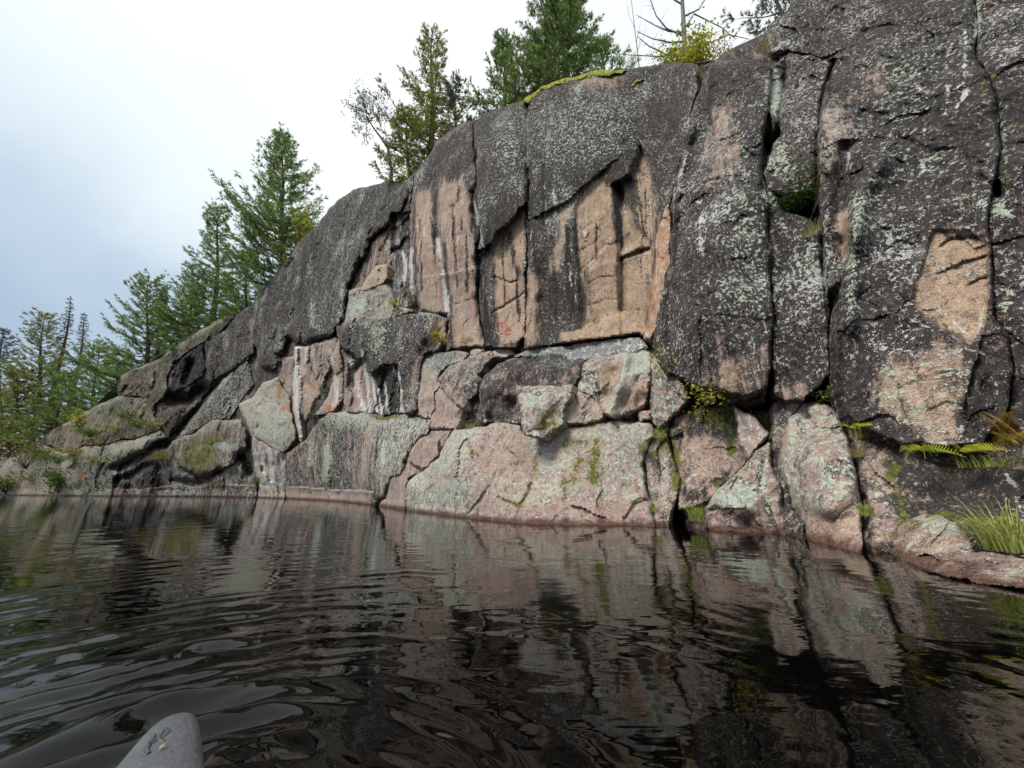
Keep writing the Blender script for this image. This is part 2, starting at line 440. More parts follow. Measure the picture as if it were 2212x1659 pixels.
def make_rock():
    T = NT('granite')
    def attr(nm):
        a = T.n('ShaderNodeAttribute', attribute_name=nm)
        sp = T.n('ShaderNodeSeparateColor'); T.put(sp.inputs[0], a.outputs['Color'])
        return sp.outputs[0], sp.outputs[1], sp.outputs[2], a.outputs['Alpha']
    dark, lich, white, moss = attr('stain_a')
    orange, tan, blue, black = attr('stain_b')
    g = T.n('ShaderNodeNewGeometry'); P = g.outputs['Position']
    mid = T.noise(T.pos((1, 1, .6), (3, 1, 4), P), 3.0, 5, .68)
    fine = T.noise(T.pos((1, 1, .8), (9, 4, 2), P), 12.0, 4, .68)
    grit = T.noise(P, 46.0, 2, .6)
    big = T.noise(T.pos((1, 1, .45), (5, 2, 9), P), .75, 3, .55)
    strk = T.noise(T.pos((4.5, 4.5, .30), (1, 7, 3), P), 1.0, 4, .65, .3)    # runs down the wall
    blot = T.noise(T.pos((1, 1, 1), (21, 7, 5), P), 5.0, 5, .72, .5)
    def mixn(a, b, w): return T.math('MULTIPLY_ADD', a, w, T.math('MULTIPLY', b, 1 - w))
    def cover(mask, nz, k, w, edge=.5):
        v = T.math('MULTIPLY_ADD', T.math('SUBTRACT', nz, .5), k, mask)
        return T.mapr(v, edge - w, edge + w)
    # fresh granite: pink grey to tan, with feldspar grain
    pink = T.mix(mid, (.25, .160, .130), (.55, .405, .345))
    tanc = T.mix(mid, (.29, .182, .112), (.62, .45, .305))
    col = T.mix(cover(tan, mixn(strk, mid, .5), .9, .4), pink, tanc)
    col = T.mix(T.mapr(fine, .50, .80, 0, .75), col, (.15, .105, .085))
    col = T.mix(T.mapr(grit, .60, .80, 0, .6), col, (.64, .54, .46))
    col = T.mix(T.mapr(grit, .34, .16, 0, .55), col, (.11, .08, .07))
    # blue-grey smooth coat on ledges
    bl = T.mix(fine, (.100, .110, .122), (.30, .32, .325))
    col = T.mix(T.math('MULTIPLY', cover(blue, mixn(mid, fine, .6), .9, .16), .92), col, bl)
    # black crust with pale flecks
    dk = T.mix(T.mapr(mixn(mid, strk, .35), .22, .78), (.0050, .0047, .0050), (.058, .050, .047))
    dk = T.mix(T.mapr(fine, .52, .80, 0, .8), dk, (.115, .088, .077))
    fl = T.math('MULTIPLY_ADD', T.math('SUBTRACT', big, .5), .38, mixn(blot, fine, .45))
    dk = T.mix(T.mapr(fl, .655, .73, 0, .9), dk, (.38, .395, .375))
    dk = T.mix(T.mapr(T.math('MULTIPLY_ADD', T.math('SUBTRACT', big, .5), .25, mixn(grit, fine, .55)), .675, .745, 0, .95), dk, (.74, .70, .66))
    dn = T.math('ADD', T.math('MULTIPLY', fine, .32), T.math('MULTIPLY_ADD', strk, .46, T.math('MULTIPLY', mid, .22)))
    col = T.mix(cover(dark, dn, 2.3, .27), col, dk)
    # pale grey-green lichen crust
    lc = T.mix(mid, T.mix(fine, (.15, .17, .165), (.60, .66, .60)), T.mix(fine, (.18, .20, .13), (.65, .69, .51)))
    lfac = cover(lich, mixn(blot, fine, .52), 2.2, .09)
    col = T.mix(T.math('MULTIPLY', lfac, .94), col, lc)
    # runs
    bk = T.mix(mid, (.009, .009, .010), (.034, .032, .032))
    sf = mixn(strk, fine, .6)
    col = T.mix(cover(black, sf, 1.6, .2), col, bk)
    col = T.mix(T.math('MULTIPLY', cover(white, sf, 1.9, .17), .85), col, T.mix(fine, (.48, .48, .46), (.76, .75, .72)))
    bf = mixn(blot, fine, .5)
    col = T.mix(T.math('MULTIPLY', cover(orange, bf, 1.8, .2), .8), col, T.mix(fine, (.30, .085, .02), (.55, .23, .075)))
    mf = cover(moss, bf, 2.2, .12)
    col = T.mix(mf, col, T.mix(fine, (.022, .034, .006), (.20, .215, .032)))
    # height
    hgt = T.math('MULTIPLY_ADD', grit, .30, T.math('MULTIPLY_ADD', fine, .45, T.math('MULTIPLY', mid, .8)))
    nb = T.bump(hgt, 1.0, .075)
    # damp band at the waterline
    sz = T.n('ShaderNodeSeparateXYZ'); T.put(sz.inputs[0], P)
    wetz = T.math('MULTIPLY_ADD', T.math('SUBTRACT', mixn(mid, blot, .5), .5), .26, sz.outputs['Z'])
    wet = T.mapr(wetz, .20, .03)
    col = T.mix(wet, col, T.mix(1.0, col, (.34, .24, .215), 'MULTIPLY'))
    rgh = T.mapr(wet, 0, 1, .86, .32, 'LINEAR')
    return T.done(T.bsdf(col, rgh, .28, nb))
MAT['rock'] = make_rock()

def leaf_mat(name, dark_c, light_c, trans=.35, vary=1.2, tint=None):
    T = NT(name)
    nz = T.noise(T.pos((1, 1, 1)), vary, 3, .6)
    oi = T.n('ShaderNodeObjectInfo')
    at_ = T.n('ShaderNodeAttribute', attribute_name='tone')
    f = T.math('ADD', T.mapr(nz, 0.0, 1.0, -.22, .22, 'LINEAR'), at_.outputs['Fac'])
    col = T.mix(f, dark_c, light_c)
    if tint:
        col = T.mix(T.mapr(T.noise(T.pos((1, 1, 1), (5, 8, 2)), vary * .8, 3, .6), .55, .80, 0, tint[1]), col, tint[0])
    d = T.n('ShaderNodeBsdfDiffuse'); T.put(d.inputs[0], col)
    tr = T.n('ShaderNodeBsdfTranslucent'); T.put(tr.inputs[0], col)
    mx = T.n('ShaderNodeMixShader'); mx.inputs[0].default_value = trans
    T.t.links.new(d.outputs[0], mx.inputs[1]); T.t.links.new(tr.outputs[0], mx.inputs[2])
    return T.done(mx.outputs[0])
def bark_mat(name, a, b, scale=9):
    T = NT(name)
    nz = T.noise(T.pos((1, 1, .25)), scale, 5, .65)
    return T.done(T.bsdf(T.mix(nz, a, b), .9, .15, T.bump(nz, .7, .03)))
MAT['pine'] = leaf_mat('pine_needles', (.105, .165, .052), (.36, .48, .16), .35, 1.0)
MAT['pine_warm'] = leaf_mat('pine_needles_yellowing', (.14, .17, .050), (.42, .45, .13), .35, 1.0, ((.30, .20, .05), .75))
MAT['spruce'] = leaf_mat('spruce_needles', (.065, .09, .058), (.20, .26, .14), .3, 1.0)
MAT['sparse'] = leaf_mat('dull_needles', (.11, .125, .11), (.26, .285, .24), .3, 1.0)
MAT['yellow_leaf'] = leaf_mat('yellow_leaves', (.19, .22, .025), (.56, .54, .075), .45, 3.0, ((.45, .24, .04), .25))
MAT['green_leaf'] = leaf_mat('green_leaves', (.05, .095, .02), (.19, .27, .06), .45, 3.0)
MAT['dark_leaf'] = leaf_mat('dark_leaves', (.018, .045, .012), (.075, .14, .03), .3, 3.0)
MAT['red_leaf'] = leaf_mat('reddish_leaves', (.36, .20, .13), (.60, .42, .31), .4, 2.5, ((.20, .26, .09), .9))
MAT['fern'] = leaf_mat('fern_fronds', (.20, .24, .03), (.52, .50, .07), .45, 3.0)
MAT['fern_rust'] = leaf_mat('rusty_fern_fronds', (.26, .13, .035), (.46, .32, .07), .45, 3.0, ((.22, .26, .05), .7))
MAT['grass'] = leaf_mat('grass_blades', (.15, .20, .04), (.50, .52, .16), .45, 3.0)
MAT['dry_grass'] = leaf_mat('dry_grass_blades', (.20, .17, .06), (.46, .40, .16), .4, 2.0, ((.17, .22, .05), .8))
MAT['moss'] = leaf_mat('moss_cushion', (.10, .12, .022), (.40, .41, .11), .15, 5.0, ((.16, .12, .05), .6))
MAT['bark'] = bark_mat('pine_bark', (.040, .032, .028), (.115, .092, .080))
MAT['bark_grey'] = bark_mat('weathered_wood', (.11, .10, .095), (.26, .245, .235))
# ------------------------------------------------------------------ stains, lichen, moss and mineral runs (each has its own outline on the rock)
# main wall
W3 = 'wall_left wall_mid wall_right cliff'
pp('4', 'dark', 1.0, [(300, 480), (500, 300), (780, 90), (1120, -30), (1900, -120), (2200, 100), (2200, 320), (1980, 560), (1860, 420), (1800, 470), (1690, 540), (1600, 450), (1500, 545), (1380, 655), (1250, 720), (1130, 660), (1060, 710), (1000, 800), (880, 935), (800, 800), (790, 560), (700, 500), (620, 520), (560, 480), (520, 560), (370, 600)], 9, W3)
pp('4', 'lich', .34, [(1140, 40), (1300, -60), (1800, -60), (1880, 200), (1700, 400), (1400, 480), (1160, 480)], 16, W3)
pp('4', 'lich', .36, [(860, 120), (1000, 60), (1100, 30), (1100, 420), (1000, 500), (880, 480)], 14, W3)
pl('4', 'lich', .75, [(1108, 60), (1112, 250), (1118, 400)], 5, W3)
pp('4', 'dark', .12, [(395, 640), (500, 600), (510, 800), (525, 1000), (545, 1330), (430, 1370), (400, 1200), (385, 900)], 6, W3)
pp('4', 'dark', .14, [(570, 560), (660, 520), (745, 640), (765, 800), (775, 1060), (650, 1105), (610, 1000), (585, 850)], 7, W3)
pp('4', 'dark', .12, [(625, 1125), (770, 1090), (785, 1300), (790, 1600), (650, 1610), (640, 1400)], 6, W3)
pl('4', 'dark', .95, [(515, 480), (520, 700), (535, 880)], 7, W3)
pl('4', 'dark', .9, [(575, 930), (600, 1150), (620, 1380), (630, 1600)], 5, W3)
pl('4', 'dark', .85, [(380, 560), (382, 900), (400, 1200), (415, 1360)], 5, W3)
pl('4', 'dark', .9, [(765, 560), (760, 700), (790, 980)], 7, W3)
pl('4', 'black', .75, [(805, 1060), (815, 1250), (850, 1420), (885, 1600)], 14, W3)
pl('4', 'black', .45, [(880, 700), (930, 780), (870, 860)], 12, W3)
pl('4', 'white', .78, [(538, 900), (560, 1050), (580, 1200), (600, 1380)], 6, W3)
pl('4', 'white', .6, [(765, 650), (795, 760), (830, 940)], 4, W3)
pl('4', 'white', .55, [(800, 1000), (850, 965)], 4, W3)
pp('4', 'dark', .16, [(895, 960), (935, 860), (1010, 805), (1060, 718), (1120, 668), (1106, 1100), (1112, 1530), (945, 1590), (910, 1300)], 4, W3)
pp('4', 'tan', .65, [(895, 960), (935, 860), (1010, 805), (1060, 718), (1120, 668), (1106, 1100), (1112, 1530), (945, 1590), (910, 1300)], 4, W3)
pl('4', 'dark', .82, [(1000, 860), (1030, 980), (1060, 1130)], 8, W3)
pl('4', 'dark', .6, [(900, 980), (905, 1200), (915, 1350)], 5, W3)
pl('4', 'dark', .55, [(960, 860), (985, 960)], 6, W3)
pp('4', 'dark', .92, [(1132, 640), (1420, 640), (1450, 900), (1455, 1080), (1330, 1130), (1220, 1250), (1170, 1130), (1135, 1050), (1125, 800)], 8, W3)
pl('4', 'dark', .30, [(1370, 720), (1350, 900), (1290, 1110)], 10, W3)
pl('4', 'lich', .35, [(1370, 720), (1350, 900), (1290, 1110)], 9, W3)
pp('4', 'dark', .10, [(1122, 1130), (1180, 1140), (1215, 1260), (1200, 1400), (1215, 1590), (1130, 1600), (1118, 1450)], 8, W3)
pl('4', 'black', .55, [(1150, 850), (1165, 1000), (1195, 1130)], 6, W3)
pp('4', 'dark', .95, [(1215, 1260), (1330, 1140), (1450, 1090), (1475, 1300), (1465, 1485), (1345, 1510), (1250, 1600), (1225, 1560)], 12, W3)
pp('4', 'dark', .18, [(1605, 470), (1662, 575), (1682, 800), (1728, 1000), (1733, 1368), (1600, 1436), (1560, 1380), (1500, 1100), (1455, 1000), (1435, 700), (1525, 545)], 5, W3)
pp('4', 'tan', 1.0, [(1590, 470), (1662, 575), (1682, 800), (1728, 1000), (1733, 1368), (1600, 1436), (1480, 1470), (1470, 1100), (1455, 1000), (1435, 700), (1525, 545)], 6, W3)
pl('4', 'dark', .42, [(1500, 1150), (1560, 1300), (1520, 1440)], 16, W3)
pl('4', 'dark', .9, [(1440, 720), (1440, 900), (1445, 1060)], 5, W3)
pp('4', 'dark', .06, [(1345, 1510), (1480, 1488), (1600, 1442), (1735, 1372), (1900, 1390), (1890, 1540), (1350, 1610)], 3, W3)
pp('4', 'tan', .85, [(1345, 1510), (1480, 1488), (1600, 1442), (1735, 1372), (1900, 1390), (1890, 1540), (1350, 1610)], 3, W3)
pp('4', 'dark', .20, [(1745, 720), (1960, 640), (1950, 1000), (1925, 1250), (1900, 1400), (1740, 1370)], 6, W3)
pp('4', 'dark', .30, [(1860, 310), (1890, 340), (1935, 460), (1965, 620), (1880, 800), (1840, 600)], 6, W3)
pp('4', 'tan', .8, [(1700, 540), (1860, 310), (1975, 620), (1950, 1000), (1900, 1400), (1740, 1370)], 8, W3)
pl('4', 'dark', .95, [(1690, 600), (1700, 800), (1725, 900)], 6, W3)
pl('4', 'dark', .8, [(1800, 660), (1850, 820), (1930, 920)], 6, W3)
pl('4', 'orange', .75, [(1935, 1180), (1925, 1300), (1915, 1480)], 3)
# niche column and ledge left of the main wall
pl('4', 'white', .85, [(310, 990), (325, 1080), (320, 1160)], 5)
pl('4', 'white', .8, [(360, 960), (365, 1100), (375, 1260)], 4)
pl('4', 'white', .5, [(285, 740), (290, 860)], 4)
pl('4', 'white', .5, [(280, 1300), (330, 1330)], 10)
pl('4', 'black', .8, [(300, 760), (310, 900), (270, 1000)], 9)
pl('4', 'black', .7, [(345, 820), (345, 950)], 6)
pl('4', 'lich', .6, [(215, 780), (220, 880), (205, 960)], 6)
pp('2', 'lich', .25, [(480, 260), (700, 200), (690, 400), (560, 500), (500, 430)], 14, 'dome')
pp('7', 'lich', .22, [(900, 1100), (1200, 1000), (1100, 1250), (950, 1500), (850, 1500)], 20, 'dome')
pl('2', 'lich', .55, [(500, 300), (500, 420)], 6, 'dome')
pp('2', 'lich', .75, [(720, 290), (800, 270), (810, 330), (740, 360)], 6, 'U1')
pp('2', 'lich', .55, [(830, 430), (940, 400), (930, 540), (890, 640), (840, 560)], 9, 'T1')
pl('2', 'lich', .45, [(720, 430), (820, 410)], 6, 'T1')
pp('2', 'dark', .12, [(1185, 430), (1230, 395), (1300, 390), (1300, 540), (1200, 560)], 5, 'T1')
pp('2', 'tan', .65, [(1185, 430), (1230, 395), (1300, 390), (1300, 540), (1200, 560)], 5, 'T1')
pp('2', 'lich', .5, [(1130, 350), (1230, 345), (1290, 380), (1230, 390), (1130, 375)], 4, 'T1')
pp('2', 'dark', .5, [(1080, 620), (1150, 600), (1110, 930), (1050, 930)], 8, 'T1')
pp('2', 'black', .95, [(868, 700), (990, 660), (1012, 800), (1030, 950), (860, 960), (870, 800)], 4, 'M3 T1')
pl('2', 'white', .95, [(850, 720), (868, 840), (885, 955)], 2.6, 'M3')
pl('2', 'white', .95, [(888, 800), (900, 880), (912, 955)], 2.2, 'M3')
pl('2', 'white', .85, [(925, 740), (940, 860), (950, 950)], 1.8, 'M3')
pl('2', 'white', .95, [(1005, 700), (1022, 800), (1036, 945)], 2.8, 'M3 T1')
pl('2', 'white', .72, [(790, 570), (815, 700), (830, 830), (840, 940)], 4, 'M3 T1')
pl('2', 'white', .62, [(738, 640), (770, 780), (800, 930)], 6, 'M3 T1')
pl('2', 'black', .8, [(835, 850), (845, 950)], 5, 'M3')
pl('2', 'dark', .1, [(750, 700), (785, 930)], 9, 'M3')
pl('2', 'white', .9, [(402, 560), (398, 750), (408, 900), (432, 1100)], 4.5)
pl('2', 'black', .5, [(385, 740), (392, 900), (415, 1080)], 2.5)
pl('2', 'orange', .75, [(370, 880), (385, 1000)], 4)
pl('2', 'orange', .8, [(660, 580), (672, 700)], 3)
pl('2', 'orange', .75, [(490, 770), (510, 800)], 5)
pl('2', 'orange', .85, [(590, 910), (640, 930)], 6)
pl('2', 'orange', .7, [(300, 790), (290, 850)], 7)
pl('2', 'orange', .8, [(325, 915), (345, 905)], 6)
pl('2', 'orange', .6, [(352, 1090), (360, 1110)], 5)
pl('2', 'white', .8, [(645, 740), (640, 860), (620, 920)], 4)
pl('2', 'white', .6, [(600, 560), (620, 640)], 4)
pl('2', 'white', .6, [(500, 560), (515, 700)], 3)
pp('2', 'lich', .62, [(120, 960), (220, 860), (330, 900), (380, 1000), (330, 1160), (200, 1100)], 10, 'M1')
pp('2', 'lich', .60, [(560, 960), (700, 920), (850, 940), (1000, 960), (1190, 980), (1180, 1060), (1050, 1080), (900, 1040), (640, 1020)], 8, 'M4')
pp('2', 'lich', .58, [(880, 1060), (1050, 1080), (1060, 1200), (960, 1330), (930, 1400), (860, 1360)], 12, 'M4')
pl('2', 'lich', .85, [(590, 1150), (580, 1250), (570, 1340)], 6, 'M4')
pl('2', 'lich', .6, [(500, 1130), (480, 1250)], 6, 'M4')
pl('2', 'dark', 1.0, [(700, 1050), (660, 1250), (650, 1380)], 14, 'M4')
pl('2', 'dark', .3, [(850, 1040), (800, 1250), (790, 1390)], 10, 'M4')
pp('2', 'dark', .10, [(330, 1405), (600, 1415), (850, 1430), (830, 1520), (330, 1520)], 3, 'M4')
pl('2', 'white', 1.0, [(345, 1390), (450, 1385), (560, 1395)], 1.8, 'M4')
pl('2', 'white', .95, [(595, 1400), (720, 1405), (865, 1412)], 2.4, 'M4')
pl('2', 'white', .85, [(0, 1370), (150, 1375), (330, 1385)], 2, 'M5 L10 L9')
for k, xx in enumerate((205, 230, 255, 280, 310)):
    pl('2', 'white' if k % 2 == 0 else 'dark', .85, [(xx - 20, 1150), (xx, 1250), (xx + 5, 1360)], 2.6, 'M5')
pl('2', 'black', .7, [(150, 1120), (180, 1200), (185, 1260)], 4, 'M5')
pp('2', 'tan', .7, [(190, 1385), (420, 1390), (420, 1440), (190, 1440)], 3)
pp('2', 'dark', .05, [(190, 1385), (330, 1390), (330, 1440), (190, 1440)], 3)
# second tier
pp('3', 'blue', .72, [(340, 340), (600, 340), (620, 380), (500, 450), (430, 490), (330, 480), (300, 430)], 6, 'T2')
pp('3', 'dark', .24, [(285, 500), (400, 500), (390, 640), (370, 760), (340, 830), (250, 800)], 6, 'T2')
pp('3', 'blue', .62, [(520, 470), (640, 400), (830, 350), (760, 450), (700, 530), (560, 560)], 7, 'T3')
pp('3', 'dark', .72, [(470, 540), (720, 500), (690, 660), (610, 740), (560, 640)], 8, 'T3')
pp('3', 'dark', .22, [(395, 620), (440, 600), (600, 740), (590, 780), (555, 890), (345, 905), (385, 780)], 4, 'T3')
pp('3', 'blue', .0, [(395, 620), (440, 600), (600, 740), (590, 780), (555, 890), (345, 905), (385, 780)], 4, 'T3')
pp('3', 'blue', .80, [(760, 480), (930, 390), (1100, 340), (1560, 320), (1500, 400), (1420, 460), (1000, 470), (820, 520)], 7, 'T4')
pp('3', 'dark', .75, [(720, 620), (1000, 560), (1000, 860), (780, 860), (700, 800)], 8, 'T4')
pl('3', 'white', .55, [(735, 750), (750, 840)], 5, 'T4')
pl('3', 'tan', .7, [(900, 640), (930, 800)], 10, 'T4')
pl('3', 'orange', .95, [(1470, 288), (1525, 282)], 5)
pl('3', 'orange', .95, [(965, 360), (1000, 348)], 5)
pp('3', 'lich', .62, [(1040, 600), (1180, 640), (1200, 760), (1080, 780)], 9, 'T5')
pp('3', 'moss', .60, [(1130, 790), (1280, 740), (1290, 880), (1190, 950), (1110, 900)], 8, 'T5')
pp('3', 'white', .45, [(1050, 900), (1150, 920), (1140, 960), (1050, 950)], 5, 'T5')
pp('3', 'dark', .65, [(1455, 450), (1590, 420), (1590, 700), (1440, 610)], 6, 'T7')
pp('3', 'lich', .10, [(1600, 430), (1740, 400), (1720, 560), (1640, 700), (1600, 680)], 5, 'T7')
pp('3', 'dark', .30, [(1600, 430), (1740, 400), (1720, 560), (1640, 700), (1600, 680)], 5, 'T7')
pp('3', 'tan', .7, [(1600, 430), (1740, 400), (1720, 560), (1640, 700), (1600, 680)], 5, 'T7')
pp('3', 'lich', .75, [(1750, 370), (1940, 330), (1945, 470), (1840, 540), (1700, 790), (1640, 800), (1740, 560)], 6, 'T7')
pp('3', 'lich', .08, [(1860, 560), (1945, 500), (1930, 720), (1760, 790), (1830, 640)], 4, 'T7')
pp('3', 'tan', .65, [(1860, 560), (1945, 500), (1930, 720), (1760, 790), (1830, 640)], 4, 'T7')
pl('3', 'orange', .5, [(1660, 820), (1800, 780), (1930, 760), (1800, 840)], 9, 'cliff S')
pl('3', 'moss', .5, [(1660, 830), (1850, 770), (1760, 850)], 9, 'cliff S')
# lower slab
pp('3', 'lich', .64, [(200, 1290), (290, 1200), (480, 990), (560, 910), (720, 920), (640, 1040), (520, 1120), (420, 1230), (260, 1320)], 8, 'S')
pp('3', 'lich', .20, [(720, 940), (900, 920), (1050, 1000), (1100, 1200), (1000, 1280), (760, 1260), (640, 1200)], 12, 'S')
pp('3', 'blue', .55, [(180, 1300), (300, 1320), (380, 1290), (640, 1300), (640, 1460), (400, 1500), (180, 1490)], 8, 'S')
pp('3', 'lich', .56, [(430, 1290), (640, 1290), (640, 1400), (480, 1440)], 7, 'S')
pp('3', 'lich', .22, [(700, 1400), (800, 1390), (1000, 1480), (1300, 1440), (1700, 1430), (1950, 1450), (2100, 1700), (650, 1700)], 7, 'S')
pp('3', 'dark', .2, [(700, 1400), (800, 1390), (1000, 1480), (1300, 1440), (1700, 1430), (1950, 1450), (2100, 1700), (650, 1700)], 7, 'S')
pp('3', 'lich', .58, [(1620, 900), (1840, 860), (1960, 880), (1900, 1000), (1640, 1060)], 8, 'S')
pp('3', 'blue', .34, [(1600, 1040), (1880, 1000), (1890, 1250), (1930, 1400), (1620, 1400)], 12, 'S')
pl('3', 'moss', .62, [(1565, 1000), (1545, 1150), (1545, 1270)], 17.0, 'S')
pl('3', 'moss', .52, [(1330, 1030), (1410, 1000), (1480, 990)], 10.2, 'S')
pl('3', 'moss', .60, [(1430, 1130), (1540, 1150)], 10.2, 'S')
pl('3', 'moss', .62, [(1340, 1285), (1390, 1260), (1420, 1180)], 13.6, 'S')
pl('3', 'moss', .60, [(1115, 1120), (1130, 1250)], 7.6, 'S')
pl('3', 'moss', .50, [(650, 1040), (700, 1110)], 7.6, 'S')
pl('3', 'moss', .60, [(1075, 1320), (1030, 1430), (1000, 1460), (890, 1410)], 6.8, 'S')
pl('3', 'moss', .50, [(1040, 1120), (1000, 1150)], 6.8, 'S')
pl('3', 'moss', .45, [(1320, 1440), (1330, 1340)], 8.5, 'S')
pl('3', 'moss', .40, [(1650, 1440), (1880, 1440)], 6.8, 'S')
pl('3', 'moss', .55, [(1370, 880), (1600, 870)], 5, 'S T6 cliff')
pl('3', 'moss', .7, [(600, 860), (640, 870), (700, 850), (740, 860)], 5, 'S cliff T4')
pl('2', 'moss', .75, [(840, 960), (930, 975), (1010, 955)], 4)
# left slope
pp('1', 'lich', .55, [(0, 1370), (160, 1310), (290, 1290), (430, 1310), (300, 1420), (120, 1440)], 8, 'L5')
pp('1', 'lich', .62, [(420, 1300), (700, 1240), (900, 1200), (1050, 1150), (900, 1260), (620, 1300), (450, 1340)], 5, 'L5')
pl('1', 'moss', .8, [(430, 1340), (520, 1290)], 5, 'L5')
pl('1', 'moss', .8, [(760, 1230), (850, 1205)], 4, 'L5')
pp('1', 'dark', .85, [(480, 1330), (700, 1280), (900, 1290), (760, 1440), (720, 1560), (480, 1570)], 9, 'L5')
pl('1', 'orange', .6, [(520, 1420), (550, 1470)], 9, 'L5')
pp('1', 'moss', .62, [(1180, 1260), (1330, 1180), (1480, 1160), (1420, 1270), (1430, 1380), (1300, 1440), (1190, 1390)], 7, 'L8')
pp('1', 'orange', .42, [(1180, 1260), (1330, 1180), (1480, 1160), (1420, 1270), (1430, 1380), (1300, 1440), (1190, 1390)], 7, 'L8')
pl('1', 'lich', .8, [(1280, 1270), (1400, 1250), (1540, 1260)], 7, 'L8')
pl('1', 'moss', .7, [(1350, 1520), (1430, 1490)], 6, 'L9 L10')
pl('1', 'lich', .55, [(800, 800), (1050, 680), (1180, 600), (1450, 440)], 6, 'L3')
pl('1', 'moss', .45, [(820, 800), (1000, 720), (1180, 610), (1500, 420)], 5, 'L3')
pl('1', 'lich', .6, [(420, 1112), (560, 1034), (780, 935)], 6, 'L4')
pl('1', 'lich', .6, [(1440, 850), (1560, 740), (1650, 660)], 8, 'L7')
pl('2', 'lich', .55, [(20, 700), (110, 640)], 8, 'L7')
pp('1', 'black', .6, [(1120, 800), (1330, 640), (1330, 800), (1240, 960), (1120, 960)], 8, 'L2 cliff L6')
# right buttress
pp('5', 'dark', .42, [(430, 600), (540, 560), (600, 900), (560, 1040), (430, 1040), (410, 800)], 12, 'R1')
pp('5', 'lich', 0.28, [(430, 600), (700, 560), (700, 900), (560, 1040), (430, 1040)], 16, 'R1')
pp('5', 'lich', 0.36, [(540, 1060), (720, 1100), (750, 1560), (600, 1600), (520, 1300)], 14, 'R1')
pl('5', 'white', .4, [(390, 1080), (370, 1300), (380, 1450)], 10, 'R1')
pl('5', 'black', .6, [(240, 1150), (220, 1400), (200, 1650), '6', (150, 200)], 8, 'R1')
pl('5', 'white', .45, [(290, 860), (245, 1080)], 4, 'R1')
pp('6', 'dark', .45, [(500, 480), (740, 380), (738, 600), (640, 650), (480, 630), (360, 600)], 10, 'R1')
pp('6', 'tan', .7, [(500, 480), (740, 380), (738, 600), (640, 650), (480, 630), (360, 600)], 10, 'R1')
pp('6', 'dark', 1.0, [(420, 260), (600, 200), (700, 260), (560, 420), (400, 420)], 14, 'R1')
pp('6', 'lich', 0.33, [(480, 0), (740, 0), (760, 150), (600, 200), (480, 130)], 12, 'R1')
pp('5', 'lich', .80, [(745, 440), (800, 400), (835, 480), (830, 600), (800, 640), (755, 620)], 7)
pp('5', 'lich', 0.51, [(735, 880), (800, 800), (870, 850), (900, 960), (800, 1000), (735, 960)], 7, 'R2b')
pl('5', 'lich', .6, [(740, 1090), (790, 1180)], 8)
pp('5', 'lich', 0.45, [(900, 1420), (1000, 1450), (1040, 1600), (900, 1600)], 9, 'R2d')
pl('5', 'lich', 0.49, [(800, 1250), (1000, 1390)], 5, 'R2d')
pl('6', 'dark', 1.0, [(850, 250), (950, 350), (900, 520)], 24, 'R2d')
pp('6', 'dark', .45, [(840, 610), (980, 560), (960, 690), (850, 685)], 6, 'R2d')
pp('5', 'lich', 0.41, [(1050, 640), (1150, 560), (1180, 760), (1120, 1000), (1045, 1050)], 12, 'R3')
pp('5', 'dark', .45, [(1050, 640), (1200, 560), (1260, 760), (1120, 1000), (1045, 1050)], 14, 'R3')
pp('5', 'lich', 0.54, [(1230, 1150), (1330, 1020), (1400, 950), (1310, 1250), (1260, 1500), (1230, 1659), (1195, 1600)], 7, 'R3')
pp('6', 'lich', 0.45, [(1190, 0), (1270, 0), (1250, 200), (1230, 460), (1210, 440), (1200, 200)], 6, 'R3')
pl('5', 'orange', .35, [(1230, 1160), (1205, 1480)], 5, 'R3')
pp('5', 'tan', .6, [(1150, 1220), (1220, 1180), (1210, 1420), (1190, 1480), (1130, 1380)], 5, 'R3')
pp('5', 'dark', .08, [(1150, 1220), (1220, 1180), (1210, 1420), (1190, 1480), (1130, 1380)], 5, 'R3')
pp('5', 'lich', 0.30, [(1250, 300), (1600, 200), (1800, 400), (1600, 700), (1300, 700)], 30, 'R3')
pp('5', 'dark', .50, [(1280, 380), (1420, 400), (1400, 520), (1280, 520)], 14, 'R3')
pp('5', 'lich', 0.33, [(1400, 880), (1800, 860), (1900, 960), (1600, 1020), (1400, 1000)], 16, 'R3')
SCAR = ['5', (1690, 1312), (1800, 1305), (1900, 1315), (2000, 1385), (2008, 1659), '6', (2005, 120), (2035, 250), (1912, 362), (1780, 300), (1640, 215), (1585, 110), (1600, 0), '5', (1620, 1560)]
pp('5', 'dark', .2, SCAR, 8, 'R3')
pp('5', 'dark', .55, [(1580, 1450), (1660, 1380), (1700, 1500), (1640, 1640), (1590, 1600)], 14, 'R3')
pp('5', 'lich', .0, SCAR, 5, 'R3')
pp('5', 'tan', .75, SCAR, 5, 'R3')
pl('5', 'dark', .8, [(1760, 1330), (1900, 1350), (1960, 1360)], 7, 'R3')
pl('6', 'white', .55, [(1722, 40), (1730, 150), (1800, 230), (1900, 330)], 4, 'R3')
pl('6', 'white', .5, [(1990, 120), (1960, 260), (1920, 350)], 4, 'R3')
LOWF = [(1350, 600), (1380, 500), (1450, 450), (1700, 405), (1850, 410), (1930, 450), (1930, 500), (1890, 640), (1850, 760), (1890, 880), (1700, 930), (1480, 830), (1370, 720)]
pp('6', 'dark', .40, LOWF, 14, 'R3')
pp('6', 'tan', .62, LOWF, 10, 'R3')
pp('6', 'lich', .28, LOWF, 10, 'R3')
pp('6', 'lich', 0.34, [(1350, 480), (1450, 450), (1500, 560), (1480, 700), (1370, 640)], 10, 'R3')
pp('6', 'dark', 1.0, [(1930, 470), (2110, 470), (2140, 700), (2080, 850), (1930, 830), (1860, 760), (1890, 640)], 7, 'R3')
